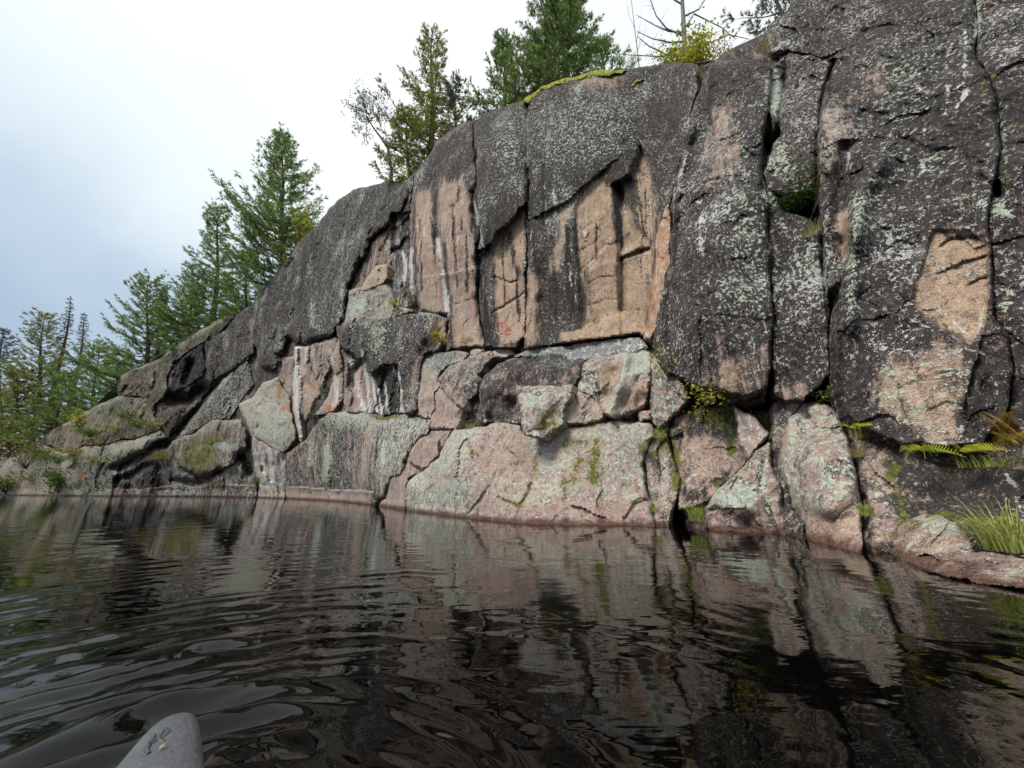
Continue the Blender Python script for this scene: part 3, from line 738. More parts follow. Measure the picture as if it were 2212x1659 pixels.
pp('6', 'lich', 0.31, [(2010, 560), (2110, 620), (2100, 740), (2000, 720)], 9, 'R3')
pl('6', 'lich', 0.66, [(1640, 925), (1850, 930), (1980, 890)], 4, 'R3')
pl('6', 'white', .4, [(1570, 225), (1700, 290), (1880, 390), (2080, 450)], 4, 'R3')
pl('5', 'lich', 0.66, [(1940, 0), (1950, 120), (1935, 220)], 8, 'R3 R4')
pp('5', 'lich', .55, [(1920, 1140), (2100, 1120), (2160, 1240), (2000, 1240)], 9)
pl('5', 'lich', 0.49, [(2050, 580), (2090, 820), (2100, 960)], 9, 'R4')
pl('5', 'moss', .7, [(2110, 990), (2130, 1060)], 6, 'R4')
pl('5', 'moss', .45, [(1960, 490), (2030, 440)], 8)
pp('6', 'lich', 0.33, [(2020, 20), (2120, 40), (2150, 250), (2060, 200)], 9, 'R4')
pp('6', 'dark', .42, [(1230, 900), (1330, 900), (1420, 1000), (1470, 1200), (1480, 1500), (1340, 1540), (1300, 1200)], 8, 'R5')
pp('6', 'lich', .38, [(1290, 960), (1400, 1040), (1460, 1200), (1450, 1400), (1340, 1500), (1310, 1200)], 10, 'R5')
pl('6', 'moss', .5, [(1450, 1040), (1490, 1230), (1520, 1330), (1480, 1450)], 20, 'R5')
pl('6', 'moss', .62, [(1560, 1420), (1640, 1350), (1760, 1330), (1850, 1380), (1900, 1450)], 9, 'R5 R12')
pl('6', 'white', .8, [(2110, 1110), (2150, 1160)], 5, 'R5')
pl('6', 'moss', .5, [(1600, 955), (1900, 960), (2100, 930)], 5, 'R5')
pl('6', 'moss', .5, [(1780, 1075), (2000, 1065), (2200, 1060)], 5, 'R5')
pp('6', 'lich', .58, [(850, 800), (900, 760), (930, 900), (890, 1100), (900, 1250), (850, 1150), (830, 1000)], 8, 'R6')
pp('6', 'dark', .45, [(930, 850), (1120, 780), (1200, 960), (1240, 1150), (1100, 1250), (960, 1150)], 16, 'R6')
pp('6', 'lich', .08, [(960, 1350), (1120, 1270), (1290, 1330), (1290, 1560), (960, 1560)], 10, 'R6')
pp('6', 'dark', .08, [(960, 1350), (1120, 1270), (1290, 1330), (1290, 1560), (960, 1560)], 10, 'R6')
pp('6', 'tan', .45, [(960, 1350), (1120, 1270), (1290, 1330), (1290, 1560), (960, 1560)], 10, 'R6')
pl('6', 'orange', .6, [(865, 850), (855, 920)], 4, 'R6')
pl('6', 'orange', .5, [(845, 1040), (850, 1120)], 4, 'R6')
pp('6', 'lich', .92, [(425, 1262), (450, 1220), (560, 1180), (660, 1190), (690, 1240), (640, 1290), (500, 1288)], 5, 'R7')
pp('6', 'lich', .10, [(400, 1310), (640, 1300), (860, 1340), (970, 1400), (970, 1560), (400, 1560)], 7, 'R7')
pl('6', 'orange', .45, [(640, 1080), (660, 1140)], 7, 'R7')
pp('6', 'dark', .04, [(300, 920), (420, 890), (540, 940), (530, 1060), (400, 1090), (310, 1060)], 8, 'R8')
pp('6', 'dark', .75, [(220, 780), (560, 720), (590, 840), (420, 880), (280, 900), (220, 950)], 8, 'R8')
pp('6', 'moss', .58, [(380, 740), (580, 725), (590, 800), (440, 830)], 7, 'R8')
pl('6', 'moss', .75, [(540, 850), (550, 980)], 9, 'R8')
pl('6', 'moss', .85, [(730, 770), (760, 850)], 10, 'cliff R9 R10')
pl('6', 'white', .7, [(300, 1150), (330, 1110), (400, 1110)], 5, 'R8')
pp('6', 'black', .55, [(280, 1180), (520, 1080), (560, 1110), (420, 1250), (280, 1280)], 7, 'R8')
pp('6', 'lich', .78, [(1640, 1400), (1720, 1345), (1820, 1380), (1835, 1440), (1700, 1450)], 6, 'R12')
pl('6', 'moss', .8, [(110, 1000), (170, 900), (230, 1010), (240, 1180)], 9, 'S3 R8 cliff R1b')
pl('6', 'moss', .5, [(30, 330), (90, 330)], 7, 'wall_right cliff')
# mossy cap of the crest
pl('9', 'moss', .55, [(20, 830), (140, 790), (280, 700), (420, 640)], 7, W3)
pp('9', 'dark', .55, [(560, 590), (900, 570), (920, 680), (700, 720), (520, 680)], 8, W3)
# seepage streaks running down from the crest and the overhangs
_rs = np.random.default_rng(23)
for k in range(64):
    x0 = _rs.uniform(380, 1960); top = 480 - .22 * (x0 - 380) + _rs.uniform(0, 650); L = _rs.uniform(160, 620)
    q = [(x0, top), (x0 + _rs.normal() * 8 + .03 * L, top + L * .5), (x0 + _rs.normal() * 12 + .05 * L, top + L)]
    if 1590 < x0 < 1740 and top + L > 560: continue
    if k % 3: pl('4', 'black', _rs.uniform(.45, .75), q, _rs.uniform(1.8, 5), W3)
    else: pl('4', 'white', _rs.uniform(.35, .55), q, _rs.uniform(1.2, 2.4), W3)
for k in range(26):
    x0 = _rs.uniform(200, 2100); y0 = _rs.uniform(100, 1100); L = _rs.uniform(120, 420)
    pl('5', 'black' if k % 3 else 'white', _rs.uniform(.38, .6), [(x0, y0), (x0 - .04 * L, y0 + L * .5), (x0 - .07 * L, y0 + L)], _rs.uniform(3, 8), 'R1 R3 R2b R2d R4')
for k in range(22):
    x0 = _rs.uniform(560, 1500); y0 = _rs.uniform(1000, 1500); L = _rs.uniform(80, 260)
    pl('7', 'lich' if k % 2 else 'black', _rs.uniform(.35, .55), [(x0, y0), (x0 - .12 * L, y0 + L)], _rs.uniform(3, 7), 'dome')
for k in range(26):
    x0 = _rs.uniform(380, 1000); y0 = _rs.uniform(960, 1150); L = _rs.uniform(120, 330)
    pl('2', ('black', 'white', 'dark')[k % 3], _rs.uniform(.4, .7), [(x0, y0), (x0 - .05 * L, y0 + L)], _rs.uniform(1.6, 4), 'M4')
# ------------------------------------------------------------------ the cliff
CREST = fr('1', [(-1500, 1395), (0, 1365), (150, 1312), (290, 1195), (420, 1112), (560, 1032), (780, 925), (776, 865), (800, 802), (900, 742), (1050, 680), (1180, 592), (1320, 495), (1450, 432), (1560, 382), (1640, 335),
        '7', (520, 1600), (560, 1530), (640, 1450), (730, 1340), (780, 1260), (870, 1190), (885, 1150), (930, 1090), (1000, 1030), (1080, 990), (1160, 965), (1240, 950), (1320, 945),
        '4', (375, 470), (500, 330), (520, 260), (640, 185), (780, 120), (900, 70), '9', (0, 830), (110, 790), (260, 700), (400, 640), (600, 590), (850, 560), (1050, 530), (1300, 500), (1560, 500), (1640, 480), (1700, 430),
        (1800, 370), (1930, 310), '5', (740, 190), (800, 120), (870, 60), (915, 0), (1000, -90), (1200, -260), (1700, -420), (2900, -500)])
SHELL = CREST + [(2480, 1320), (2212, 1280), (-500, 1100)]

# grooves, holes and ledges cut into the rock
carve('5', [(755, 860), (760, 820), (775, 790), (800, 770)], 1.3, 7)
carve('5', [(725, 880), (722, 1040), (750, 1250), (768, 1640)], .12, 2.5)
carve('5', [(1035, 880), (1040, 1200), (1080, 1640), '6', (1100, 200), (1120, 520)], .2, 4)
carve('5', [(1135, 340), (1060, 570), (1035, 880)], .22, 5)
carve('5', [(870, 300), (850, 480), (830, 640), (820, 760)], .30, 6)
carve('5', [(880, 1150), (960, 1160), (1030, 1210)], .45, 14)
carve('6', [(1020, 660), (1080, 610), (1120, 560)], 1.5, 14, 'cliff')
carve('6', [(750, 680), (750, 540)], 1.3, 9, 'cliff')
carve('6', [(400, 680), (520, 700), (700, 700), (760, 700)], 1.0, 12, 'cliff')
carve('6', [(240, 1000), (250, 1200), (240, 1400)], 1.2, 14, 'cliff')
carve('6', [(1310, 1400), (1310, 1560)], 1.1, 8, 'cliff')
carve('3', [(1080, 340), (1400, 285), (1650, 255), (1870, 220)], .8, 4, 'cliff wall_right')
carve('5', [(1925, 0), (1935, 200), (1930, 330), (1990, 440), (2040, 520), (2060, 700), (2090, 860)], .18, 5)
carve('5', [(2050, 1050), (2060, 1100)], .5, 8)
# main wall
carve('4', [(1118, 20), (1115, 250), (1125, 450), (1130, 640), (1135, 760), (1130, 900)], .28, 5)
step('4', [(800, 965), (840, 955), (885, 925), (930, 850), (1000, 800), (1060, 708), (1122, 655)], -.55, 60, 'wall_mid')
carve('4', [(895, 1380), (960, 1340), (1080, 1270), (1120, 1230)], .10, 2.5)
carve('4', [(910, 1140), (960, 1165), (1010, 1185), (1060, 1170)], .10, 2.5)
plate('4', [(890, 960), (930, 855), (1010, 800), (1060, 715), (1120, 665), (1108, 1100), (1112, 1520), (945, 1585), (905, 1300)], -.10, 5)
carve('4', [(795, 1050), (800, 1300), (860, 1570)], .22, 14, 'wall_left wall_mid')
carve('4', [(520, 500), (530, 760), (535, 900), (590, 1100), (600, 1370)], .16, 8)
step('4', [(590, 1120), (640, 1112), (780, 1080)], .20, 30, 'wall_left')
carve('4', [(760, 600), (790, 760), (830, 930)], .25, 10)
ridge('4', [(810, 700), (840, 900)], .14, 5)
carve('4', [(1470, 1100), (1560, 1020), (1640, 930)], .10, 2.5)
carve('4', [(1480, 1120), (1580, 1060), (1660, 1040)], .06, 3)
plate('4', [(1600, 460), (1665, 570), (1685, 800), (1730, 1000), (1735, 1370), (1600, 1440), (1470, 1485), (1470, 1200), (1450, 1000), (1430, 700), (1520, 540)], -.16, 6)
carve('4', [(1690, 560), (1720, 760), (1735, 1000), (1738, 1370)], .30, 7)
plate('4', [(1700, 540), (1800, 480), (1860, 300), (1920, 380), (1975, 600), (1955, 1000), (1930, 1250), (1905, 1500), (1740, 1370), (1735, 900)], -.45, 9)
ridge('4', [(1760, 700), (1790, 850), (1850, 950), (1760, 1000)], .25, 14)
carve('4', [(1740, 1025), (1820, 990), (1920, 965)], .25, 4)
carve('4', [(1710, 560), (1740, 620), (1740, 690)], .35, 8)
plate('4', [(1330, 1500), (1480, 1485), (1600, 1440), (1735, 1370), (1735, 1560), (1340, 1600)], .12, 4)
carve('4', [(1205, 1300), (1215, 1450), (1230, 1590)], .12, 12)
ridge('4', [(1160, 1000), (1170, 1300), (1160, 1560)], .22, 16)
step('4', [(1250, 715), (1380, 655), (1500, 545), (1600, 462)], -.22, 35, 'wall_right')
carve('4', [(700, 520), (690, 640), (620, 690)], .08, 3)
carve('4', [(250, 980), (300, 960), (340, 900)], .3, 7)
# lower slab
carve('3', [(640, 1520), (700, 1440), (790, 1320)], .14, 3)
carve('3', [(850, 1400), (920, 1440), (1000, 1470), (1060, 1390), (1090, 1300)], .10, 3)
carve('3', [(705, 1540), (715, 1440), (760, 1390)], .10, 3)
carve('3', [(975, 1565), (1000, 1500), (1020, 1470)], .08, 3)
carve('3', [(300, 1450), (320, 1370), (380, 1320)], .07, 3)
carve('3', [(1760, 1560), (1850, 1450), (1940, 1420)], .10, 3)
carve('3', [(650, 1100), (690, 1040), (620, 1030)], .06, 4)
carve('3', [(1110, 1260), (1120, 1120), (1180, 1060)], .06, 4)
# second tier
ridge('3', [(1770, 390), (1740, 560), (1660, 780)], .22, 10)
step('3', [(1590, 420), (1595, 700)], -.15, 30, 'T7')
step('3', [(1860, 560), (1830, 640), (1760, 770)], -.25, 40, 'T7')
carve('3', [(1730, 390), (1700, 520), (1620, 700)], .22, 14)
step('3', [(420, 590), (500, 680), (600, 770)], -.30, 40, 'T3')
carve('3', [(860, 850), (800, 720), (900, 560), (1000, 560)], .12, 20, 'T4')
# left
carve('1', [(1420, 840), (1300, 1000), (1180, 1150), (1080, 1250)], .8, 7)
carve('1', [(1120, 950), (1230, 960), (1330, 880)], .9, 12)
carve('1', [(760, 1400), (900, 1330), (1050, 1240)], .6, 9)
carve('1', [(760, 1480), (850, 1450), (960, 1380)], .5, 7)
carve('1', [(1130, 1480), (1300, 1500), (1450, 1420)], .5, 6)
carve('1', [(1250, 720), (1200, 850)], .5, 8)
carve('2', [(70, 1200), (110, 1240), (130, 1290)], .9, 12)
carve('2', [(800, 640), (740, 700), (745, 900)], .35, 6)

plate('3', [(250, 345), (700, 318), (1090, 345), (1900, 240), (1965, 300), (1960, 480), (1500, 520), (700, 560), (400, 520), (250, 480)], -.25, 9, 'cliff')
# right buttress forms
step('5', [(300, 1080), (420, 1050), (560, 1070), (720, 1110)], .16, 40, 'R1')
carve('5', [(400, 1040), (520, 1000), (620, 1010)], .07, 3, 'R1')
carve('5', [(555, 1478), (630, 1475)], .10, 3, 'R1')
ridge('5', [(330, 700), (270, 950), (235, 1250), (215, 1600)], .20, 9, 'R1')
carve('5', [(255, 1150), (245, 1400), '6', (200, 100), (190, 400)], .22, 9, 'R1')
carve('6', [(330, 100), (400, 110), (450, 70)], .12, 6, 'R1')
plate('6', [(200, 180), (420, 60), (760, 0), (780, 200), (520, 260), (300, 320)], .10, 14, 'R1')
plate('5', [(430, 560), (600, 520), (700, 700), (640, 1000), (430, 1030)], .10, 16, 'R1')
ridge('5', [(1400, 930), (1300, 1060), (1255, 1300), (1225, 1650), '6', (1225, 250)], .42, 20, 'R3')
carve('5', [(1190, 830), (1165, 1000), (1170, 1250), (1190, 1480)], .38, 15, 'R3')
carve('5', [(1300, 640), (1230, 820), (1190, 960)], .14, 10, 'R3')
carve('5', [(1200, 610), (1330, 640), (1450, 650)], .06, 4, 'R3')
carve('5', [(1420, 760), (1560, 800), (1680, 860), (1800, 850)], .09, 5, 'R3')
carve('5', [(1300, 180), (1420, 140), (1500, 150)], .08, 4, 'R3')
carve('5', [(1180, 350), (1090, 480), (1060, 640)], .16, 9, 'R3')
carve('5', [(1500, 430), (1650, 400), (1800, 440)], .07, 5, 'R3')
step('5', [(1400, 1020), (1620, 1010), (1850, 980), (1990, 1040)], .14, 60, 'R3')
ridge('5', [(1950, 560), (1900, 800), (1930, 1000)], .16, 16, 'R3')
plate('5', ['5', (1690, 1312), (1800, 1305), (1900, 1315), (2000, 1385), (2008, 1659), '6', (2005, 120), (2035, 250), (1912, 362), (1780, 300), (1640, 215), (1585, 110), (1600, 0), '5', (1620, 1560)], -.16, 5, 'R3')
step('5', [(1790, 1520), (1860, 1490), (2000, 1450)], -.14, 25, 'R3')
carve('5', [(1900, 1620), (1960, 1590), (2005, 1580)], .12, 4, 'R3')
carve('5', [(1740, 1400), (1800, 1360), (1960, 1350)], .12, 5, 'R3')
step('6', [(1380, 175), (1560, 220), (1700, 290), (1880, 385), (2110, 465)], .24, 90, 'R3')
step('6', [(1960, 900), (1860, 770), (1890, 640), (1935, 470)], -.22, 60, 'R3')
carve('6', [(1680, 740), (1780, 700), (1850, 720)], .06, 4, 'R3')
carve('6', [(1500, 620), (1650, 560), (1800, 520)], .05, 4, 'R3')
ridge('6', [(1150, 300), (1145, 500), (1160, 640)], .15, 8, 'R3')
# fracture lines of the fresh faces
for q in ([(1450, 860), (1520, 810), (1640, 760)], [(1460, 980), (1540, 940), (1600, 880)], [(1500, 1200), (1600, 1150), (1700, 1140)], [(1540, 1330), (1640, 1290), (1720, 1290)], [(1540, 620), (1600, 600), (1650, 610)], [(1760, 1150), (1850, 1200), (1920, 1190)], [(1745, 1370), (1800, 1360), (1900, 1370)],
          [(410, 920), (460, 940), (520, 930)], [(440, 660), (500, 690)], [(590, 720), (640, 700), (640, 660)], [(640, 880), (720, 860)], [(930, 1030), (1000, 1010)], [(1040, 1400), (1100, 1380)], [(640, 1330), (770, 1290)]):
    carve('4', q, .035, 2.2, 'wall_left wall_mid wall_right')
step('4', [(1490, 1110), (1580, 1050), (1650, 1035), (1700, 1060)], .08, 25, 'wall_right')
step('4', [(1460, 1090), (1560, 1010), (1640, 925)], .09, 25, 'wall_right')
cliff = rock('cliff', 'cliff', '0', SHELL, off=-.32, r=10, drop=.4, g=6.5, thick=3.0, st={'dark': .8, 'tan': .3}, grow=0, wob=False, shore=False)
cliff['kind'] = 'structure'
def blk(tag, name, f, pts, **kw):
    kw.setdefault('parent', cliff if kw.get('top') is None else None)
    kw.pop('top', None)
    o = rock(tag, name, f, pts, **kw)
    if o.parent is not None: o.location = o.location - cliff.location
    return o
def boulder(tag, label, f, pts, **kw):
    o = blk(tag, 'boulder', f, pts, top=1, **kw)
    o['label'] = label; o['category'] = 'boulder'
    return o
# --- left ridge
blk('L1', 'rock_lump', '1', [(1340, 600), (1400, 560), (1560, 400), (1659, 335), (1665, 650), (1560, 720), (1450, 800), (1380, 830), (1345, 720)], off=.3, r=16, drop=.5, st={'dark': .92, 'lich': .15})
blk('L2', 'rock_lump', '1', [(1110, 760), (1150, 700), (1240, 640), (1330, 580), (1345, 720), (1330, 800), (1200, 880), (1110, 940), (1100, 850)], off=.2, r=16, drop=.6, rough=1.6, st={'dark': .95, 'black': .45})
blk('L3', 'rock_slope', '1', [(780, 920), (776, 862), (800, 802), (900, 742), (1050, 680), (1180, 592), (1320, 495), (1400, 456), (1560, 387), (1400, 560), (1240, 640), (1150, 700), (1100, 800), (1090, 910), (1010, 980), (1000, 1040), (930, 940)], off=.2, r=10, drop=.5, st={'dark': .8, 'lich': .28, 'moss': .25})
blk('L4', 'rock_slope', '1', [(290, 1195), (420, 1112), (560, 1032), (780, 927), (930, 940), (1010, 980), (1020, 1060), (1060, 1100), (1050, 1150), (880, 1200), (700, 1240), (560, 1260), (430, 1300), (300, 1250)], off=.15, r=10, drop=.6, st={'dark': .66, 'lich': .36, 'moss': .33})
blk('L5', 'rock_mound', '1', [(-1400, 1400), (0, 1365), (150, 1312), (290, 1250), (430, 1300), (560, 1260), (700, 1240), (880, 1200), (1050, 1150), (1080, 1200), (900, 1300), (800, 1380), (740, 1500), (720, 1560), (480, 1580), (300, 1585), (0, 1585), (-1400, 1585)], off=.2, r=16, drop=.6, st={'dark': .45, 'lich': .42, 'moss': .22})
blk('L6', 'rock_strata', '1', [(1060, 1100), (1250, 950), (1380, 830), (1430, 860), (1330, 980), (1200, 1130), (1120, 1200), (1130, 1320), (1000, 1330), (1100, 1480), (1130, 1545), (740, 1560), (720, 1500), (800, 1380), (900, 1300), (1080, 1200), (1050, 1150)], off=-.1, r=8, drop=.4, rough=2.2, st={'dark': .95, 'black': .5})
blk('L7', 'rock_slab', '1', [(1430, 860), (1560, 720), (1659, 640), '2', (110, 640), (150, 760), (60, 900), (0, 990), '1', (1400, 1080), (1250, 1180), (1120, 1220), (1200, 1130), (1330, 980)], off=.1, r=8, drop=.4, rough=1.4, st={'dark': .85, 'lich': .30})
blk('L10', 'rock_foot', '1', [(1130, 1340), (1200, 1430), (1300, 1470), (1400, 1460), (1560, 1350), (1659, 1260), '2', (150, 1280), (190, 1430), '1', (1300, 1570), (1130, 1570)], off=.0, r=8, drop=.3, st={'dark': .75, 'lich': .35})
blk('L9', 'rock_foot', '1', [(640, 1585), (720, 1535), (900, 1530), (1130, 1510), (1250, 1500), (1450, 1495), (1560, 1500), (1659, 1570)], off=.05, r=6, drop=.4, rough=1.5, st={'dark': .62, 'lich': .15})
boulder('L8', 'rounded boulder with a brown stained face low on the left slope', '1', [(1120, 1225), (1250, 1180), (1400, 1090), (1560, 1080), (1600, 1150), (1620, 1260), (1520, 1360), (1400, 1450), (1300, 1460), (1200, 1420), (1150, 1340)], off=.5, r=26, drop=1.2, st={'dark': .6, 'lich': .3})
# --- dome and the fractured slabs under it
blk('dome', 'rock_dome', '7', [(520, 1600), (560, 1530), (640, 1450), (730, 1340), (780, 1260), (870, 1190), (885, 1150), (930, 1090), (1000, 1030), (1080, 990), (1160, 965), (1240, 950), (1330, 955), (1345, 1010), (1300, 1100), (1250, 1110), (1220, 1180), (1180, 1220), (1130, 1300), (1110, 1340), (1040, 1480), (1030, 1540),
     '2', (705, 330), (690, 400), (650, 440), (640, 490), (560, 505), (500, 520), (440, 540), (400, 545), (370, 510), (320, 570), (275, 600), (285, 650), (290, 690), (210, 715), (180, 680), (160, 600), (140, 520), (130, 440), (140, 300)], off=.75, r=46, drop=1.1, st={'dark': 1.0, 'lich': .12}, rough=.8)
blk('U0', 'rock_recess', '7', [(1030, 1540), (1110, 1340), (1180, 1220), (1245, 1180), (1250, 1400), (1180, 1390), (1110, 1510)], off=-.25, r=8, st={'dark': .55, 'tan': .4})
blk('U1', 'rock_slope', '2', [(720, 220), (800, 210), (870, 200), (940, 180), (970, 230), (1000, 310), (1100, 350), (900, 392), (720, 418), (660, 440), (690, 400), (705, 330)], off=.2, r=8, rough=1.5, st={'dark': .4, 'blue': .5, 'lich': .35})
blk('U2', 'rock_wedge', '2', [(795, 215), (880, 80), (945, 65), (950, 140), (910, 190), (850, 212)], off=.35, r=6, drop=.3, st={'tan': .7, 'dark': .1, 'lich': .3})
blk('U3', 'rock_column', '4', [(210, 720), (340, 700), (362, 800), (368, 1150), (390, 1340), (300, 1360), (240, 1160), (215, 950)], off=-.1, r=6, rough=1.6, st={'dark': .8, 'white': .15})
blk('U4', 'rock_column', '4', [(240, 545), (375, 480), (368, 720), (210, 725), (220, 640)], off=.2, r=10, drop=.5, st={'dark': .95, 'lich': .15})
blk('M1', 'rock_slab', '2', [(60, 900), (130, 850), (200, 770), (300, 740), (350, 820), (380, 960), (400, 1100), (335, 1190), (250, 1160), (150, 1090), (110, 1020)], off=.25, r=14, drop=.6, st={'lich': .5, 'dark': .38})
blk('M2a', 'rock_slab', '2', [(280, 640), (330, 620), (382, 610), (385, 760), (370, 850), (310, 770)], off=.1, r=6, st={'dark': .35, 'lich': .25})
blk('M2b', 'rock_slab', '2', [(392, 550), (480, 540), (485, 620), (460, 700), (430, 800), (420, 900), (440, 1090), (425, 1112), (400, 1000), (378, 860), (385, 700)], off=.35, r=6, drop=.3, st={'lich': .4, 'white': .3})
blk('M2c', 'rock_slab', '2', [(485, 540), (640, 500), (652, 540), (600, 640), (562, 800), (540, 795), (510, 700), (490, 620)], off=.25, r=8, drop=.3, st={'lich': .3, 'dark': .45})
blk('M2d', 'rock_slab', '2', [(430, 800), (488, 640), (545, 790), (540, 830), (490, 900), (460, 990), (430, 950)], off=.15, r=6, st={'orange': .2, 'lich': .3, 'dark': .2})
blk('M2e', 'rock_slab', '2', [(652, 520), (668, 600), (692, 750), (692, 860), (620, 940), (530, 950), (600, 850), (640, 720), (602, 640)], off=.3, r=6, drop=.3, rough=1.3, st={'dark': .38, 'lich': .3, 'orange': .2, 'white': .25})
blk('M3', 'rock_recess', '2', [(665, 560), (740, 600), (840, 700), (870, 690), (990, 645), (1010, 780), (1045, 945), (950, 962), (830, 945), (720, 935), (692, 860)], off=.1, r=6, ribs=.22, st={'dark': .55, 'white': .2})
blk('M4', 'rock_wall', '2', [(345, 1180), (430, 1120), (490, 1040), (600, 950), (700, 930), (830, 950), (950, 960), (1040, 945), (1110, 960), (1190, 990), (1180, 1070), (1110, 1110), (1060, 1200), (1050, 1260), (960, 1330), (930, 1460), (830, 1480), (590, 1460), (340, 1450), (330, 1430)], off=.2, r=26, drop=1.0, rough=.8, ribs=.05, st={'dark': .65, 'lich': .28})
blk('M5', 'rock_wall', '2', [(150, 1090), (250, 1160), (338, 1190), (348, 1300), (332, 1440), (190, 1430), (180, 1380), (140, 1280)], off=.15, r=8, ribs=.12, st={'dark': .2, 'white': .42, 'lich': .2})
blk('M7', 'rock_rib', '2', [(1110, 1110), (1180, 1070), (1250, 1060), (1330, 1050), (1250, 1190), (1190, 1260), (1130, 1300), (1060, 1330), (1050, 1510), (930, 1500), (830, 1490), (930, 1460), (960, 1330), (1050, 1260), (1060, 1200)], off=.1, r=10, drop=.35, st={'dark': .30, 'lich': .24})
boulder('M8', 'pinkish block wedged beside the pale lichen slab', '2', [(1072, 1190), (1130, 1095), (1245, 1110), (1250, 1180), (1190, 1260), (1140, 1275), (1070, 1240)], off=.45, r=10, drop=.4, thick=.7, st={'dark': .26, 'tan': .2, 'lich': .2})
# --- main wall
blk('wall_left', 'rock_wall', '4', [(375, 470), (500, 332), (520, 262), (640, 187), (772, 125), (790, 560), (770, 660), (805, 960), (795, 1050), (800, 1300), (850, 1600), (640, 1610), (600, 1620), (600, 1380), (420, 1375), (385, 1340), (370, 1150), (366, 800), (368, 720)], off=.22, r=20, drop=.6, ribs=.18, rough=.40, st={'dark': .35, 'tan': .45})
blk('wall_mid', 'rock_wall', '4', [(775, 125), (900, 72), (1115, 5), (1112, 250), (1128, 640), (1122, 900), (1108, 1100), (1116, 1540), (1040, 1600), (860, 1605), (800, 1300), (798, 1050), (808, 960), (775, 660), (795, 560)], off=.3, r=16, drop=.5, ribs=.10, rough=.35, st={'dark': .88, 'tan': .55})
blk('wall_right', 'rock_wall', '4', [(1118, 5), '9', (110, 795), (260, 705), (400, 645), (600, 595), (850, 565), (1050, 535), (1300, 505), (1480, 520), (1500, 650), '0', (1503, 210), (1488, 290), (1468, 370), (1452, 430), (1440, 480), (1424, 560), (1412, 640), (1402, 722), '3', (1870, 232), (1700, 250), (1400, 285), (1320, 295), (1090, 335), (1040, 330), '4', (1112, 1500), (1125, 1250), (1122, 1000), (1130, 640), (1115, 250)], off=.3, r=18, drop=.55, ribs=.12, rough=.35, st={'dark': .9, 'tan': .7})
# --- second tier
blk('T1', 'rock_block', '2', [(652, 440), (720, 417), (900, 392), (1100, 366), (1230, 352), (1292, 385), (1292, 520), (1230, 560), (1150, 600), (1130, 720), (1112, 935), (1042, 948), (1000, 655), (930, 652), (870, 692), (850, 725), (760, 600), (665, 545)], off=.85, ctl=('2', (700, 480, .0), (1160, 450, .35), (1290, 450, -.35), (1285, 520, -.4), (1080, 900, -.1), (800, 600, .1)), r=9, drop=.3, st={'dark': .92, 'lich': .15})
blk('T2', 'rock_block', '3', [(345, 345), (560, 340), (620, 372), (590, 420), (490, 450), (430, 500), (412, 560), (440, 590), (390, 650), (385, 760), (340, 835), (250, 805), (255, 740), (280, 560), (290, 400)], off=.3, ctl=('3', (380, 365, -.1), (480, 400, -.05), (570, 380, -.15), (340, 490, .35), (400, 500, .3), (300, 620, .3), (320, 780, .05)), r=7, drop=.3, st={'dark': .36, 'blue': .25, 'lich': .28})
blk('T3', 'rock_block', '3', [(640, 385), (800, 340), (832, 380), (760, 440), (700, 520), (722, 560), (692, 660), (600, 740), (560, 890), (540, 902), (350, 912), (340, 862), (385, 770), (390, 650), (440, 582), (412, 552), (500, 452), (590, 422)], off=.35, ctl=('3', (760, 380, -.15), (680, 420, -.1), (600, 470, .05), (520, 540, .4), (640, 560, .15), (480, 640, .55), (560, 720, .45), (420, 860, .15), (540, 860, 0), (670, 660, -.2)), r=7, drop=.35, st={'dark': .45, 'blue': .3, 'lich': .22})
blk('T4b', 'rock_ledge', '3', [(960, 372), (1080, 338), (1320, 303), (1560, 273), (1880, 243), (1935, 300), (1860, 335), (1560, 395), (1450, 410), (1300, 390), (1100, 385)], off=.12, r=4, drop=.12, rough=.6, st={'blue': .72, 'lich': .3, 'white': .2})
blk('T4', 'rock_block', '3', [(720, 630), (760, 520), (830, 450), (940, 392), (1100, 372), (1450, 345), (1560, 345), (1520, 392), (1450, 442), (1432, 530), (1390, 600), (1380, 760), (1300, 880), (1000, 870), (780, 862), (720, 852), (690, 820), (715, 720)], off=.2, ctl=('3', (940, 400, -.05), (1100, 380, -.15), (1400, 360, -.15), (1530, 360, -.15), (900, 470, .3), (1000, 475, .45), (1200, 475, .5), (1400, 470, .45), (780, 560, .3), (850, 600, .45), (950, 600, .15), (760, 720, .25), (850, 760, .1), (960, 740, -.3), (800, 850, -.2)), r=8, drop=.35, st={'dark': .75, 'blue': .2})
blk('T6', 'rock_block', '3', [(1420, 625), (1500, 652), (1582, 730), (1612, 790), (1602, 832), (1500, 852), (1380, 872), (1340, 852), (1330, 790), (1380, 690)], off=.55, r=8, drop=.25, st={'dark': .35, 'lich': .3, 'blue': .3})
blk('T7', 'rock_block', '3', [(1450, 442), (1560, 392), (1760, 352), (1900, 322), (1945, 345), (1955, 480), (1930, 700), (1900, 742), (1780, 782), (1680, 822), (1630, 802), (1590, 730), (1500, 650), (1425, 612), (1440, 520)], off=.55, ctl=('3', (1500, 425, -.15), (1650, 385, -.2), (1850, 340, -.3), (1930, 345, -.3), (1480, 500, .0), (1600, 450, .1), (1680, 480, -.1), (1770, 430, .25), (1500, 600, .1), (1640, 640, .0), (1720, 600, .35), (1850, 500, .3), (1670, 790, .3), (1900, 560, .0), (1900, 710, -.35), (1800, 700, -.1)), r=6, drop=.3, st={'dark': .3, 'lich': .4})
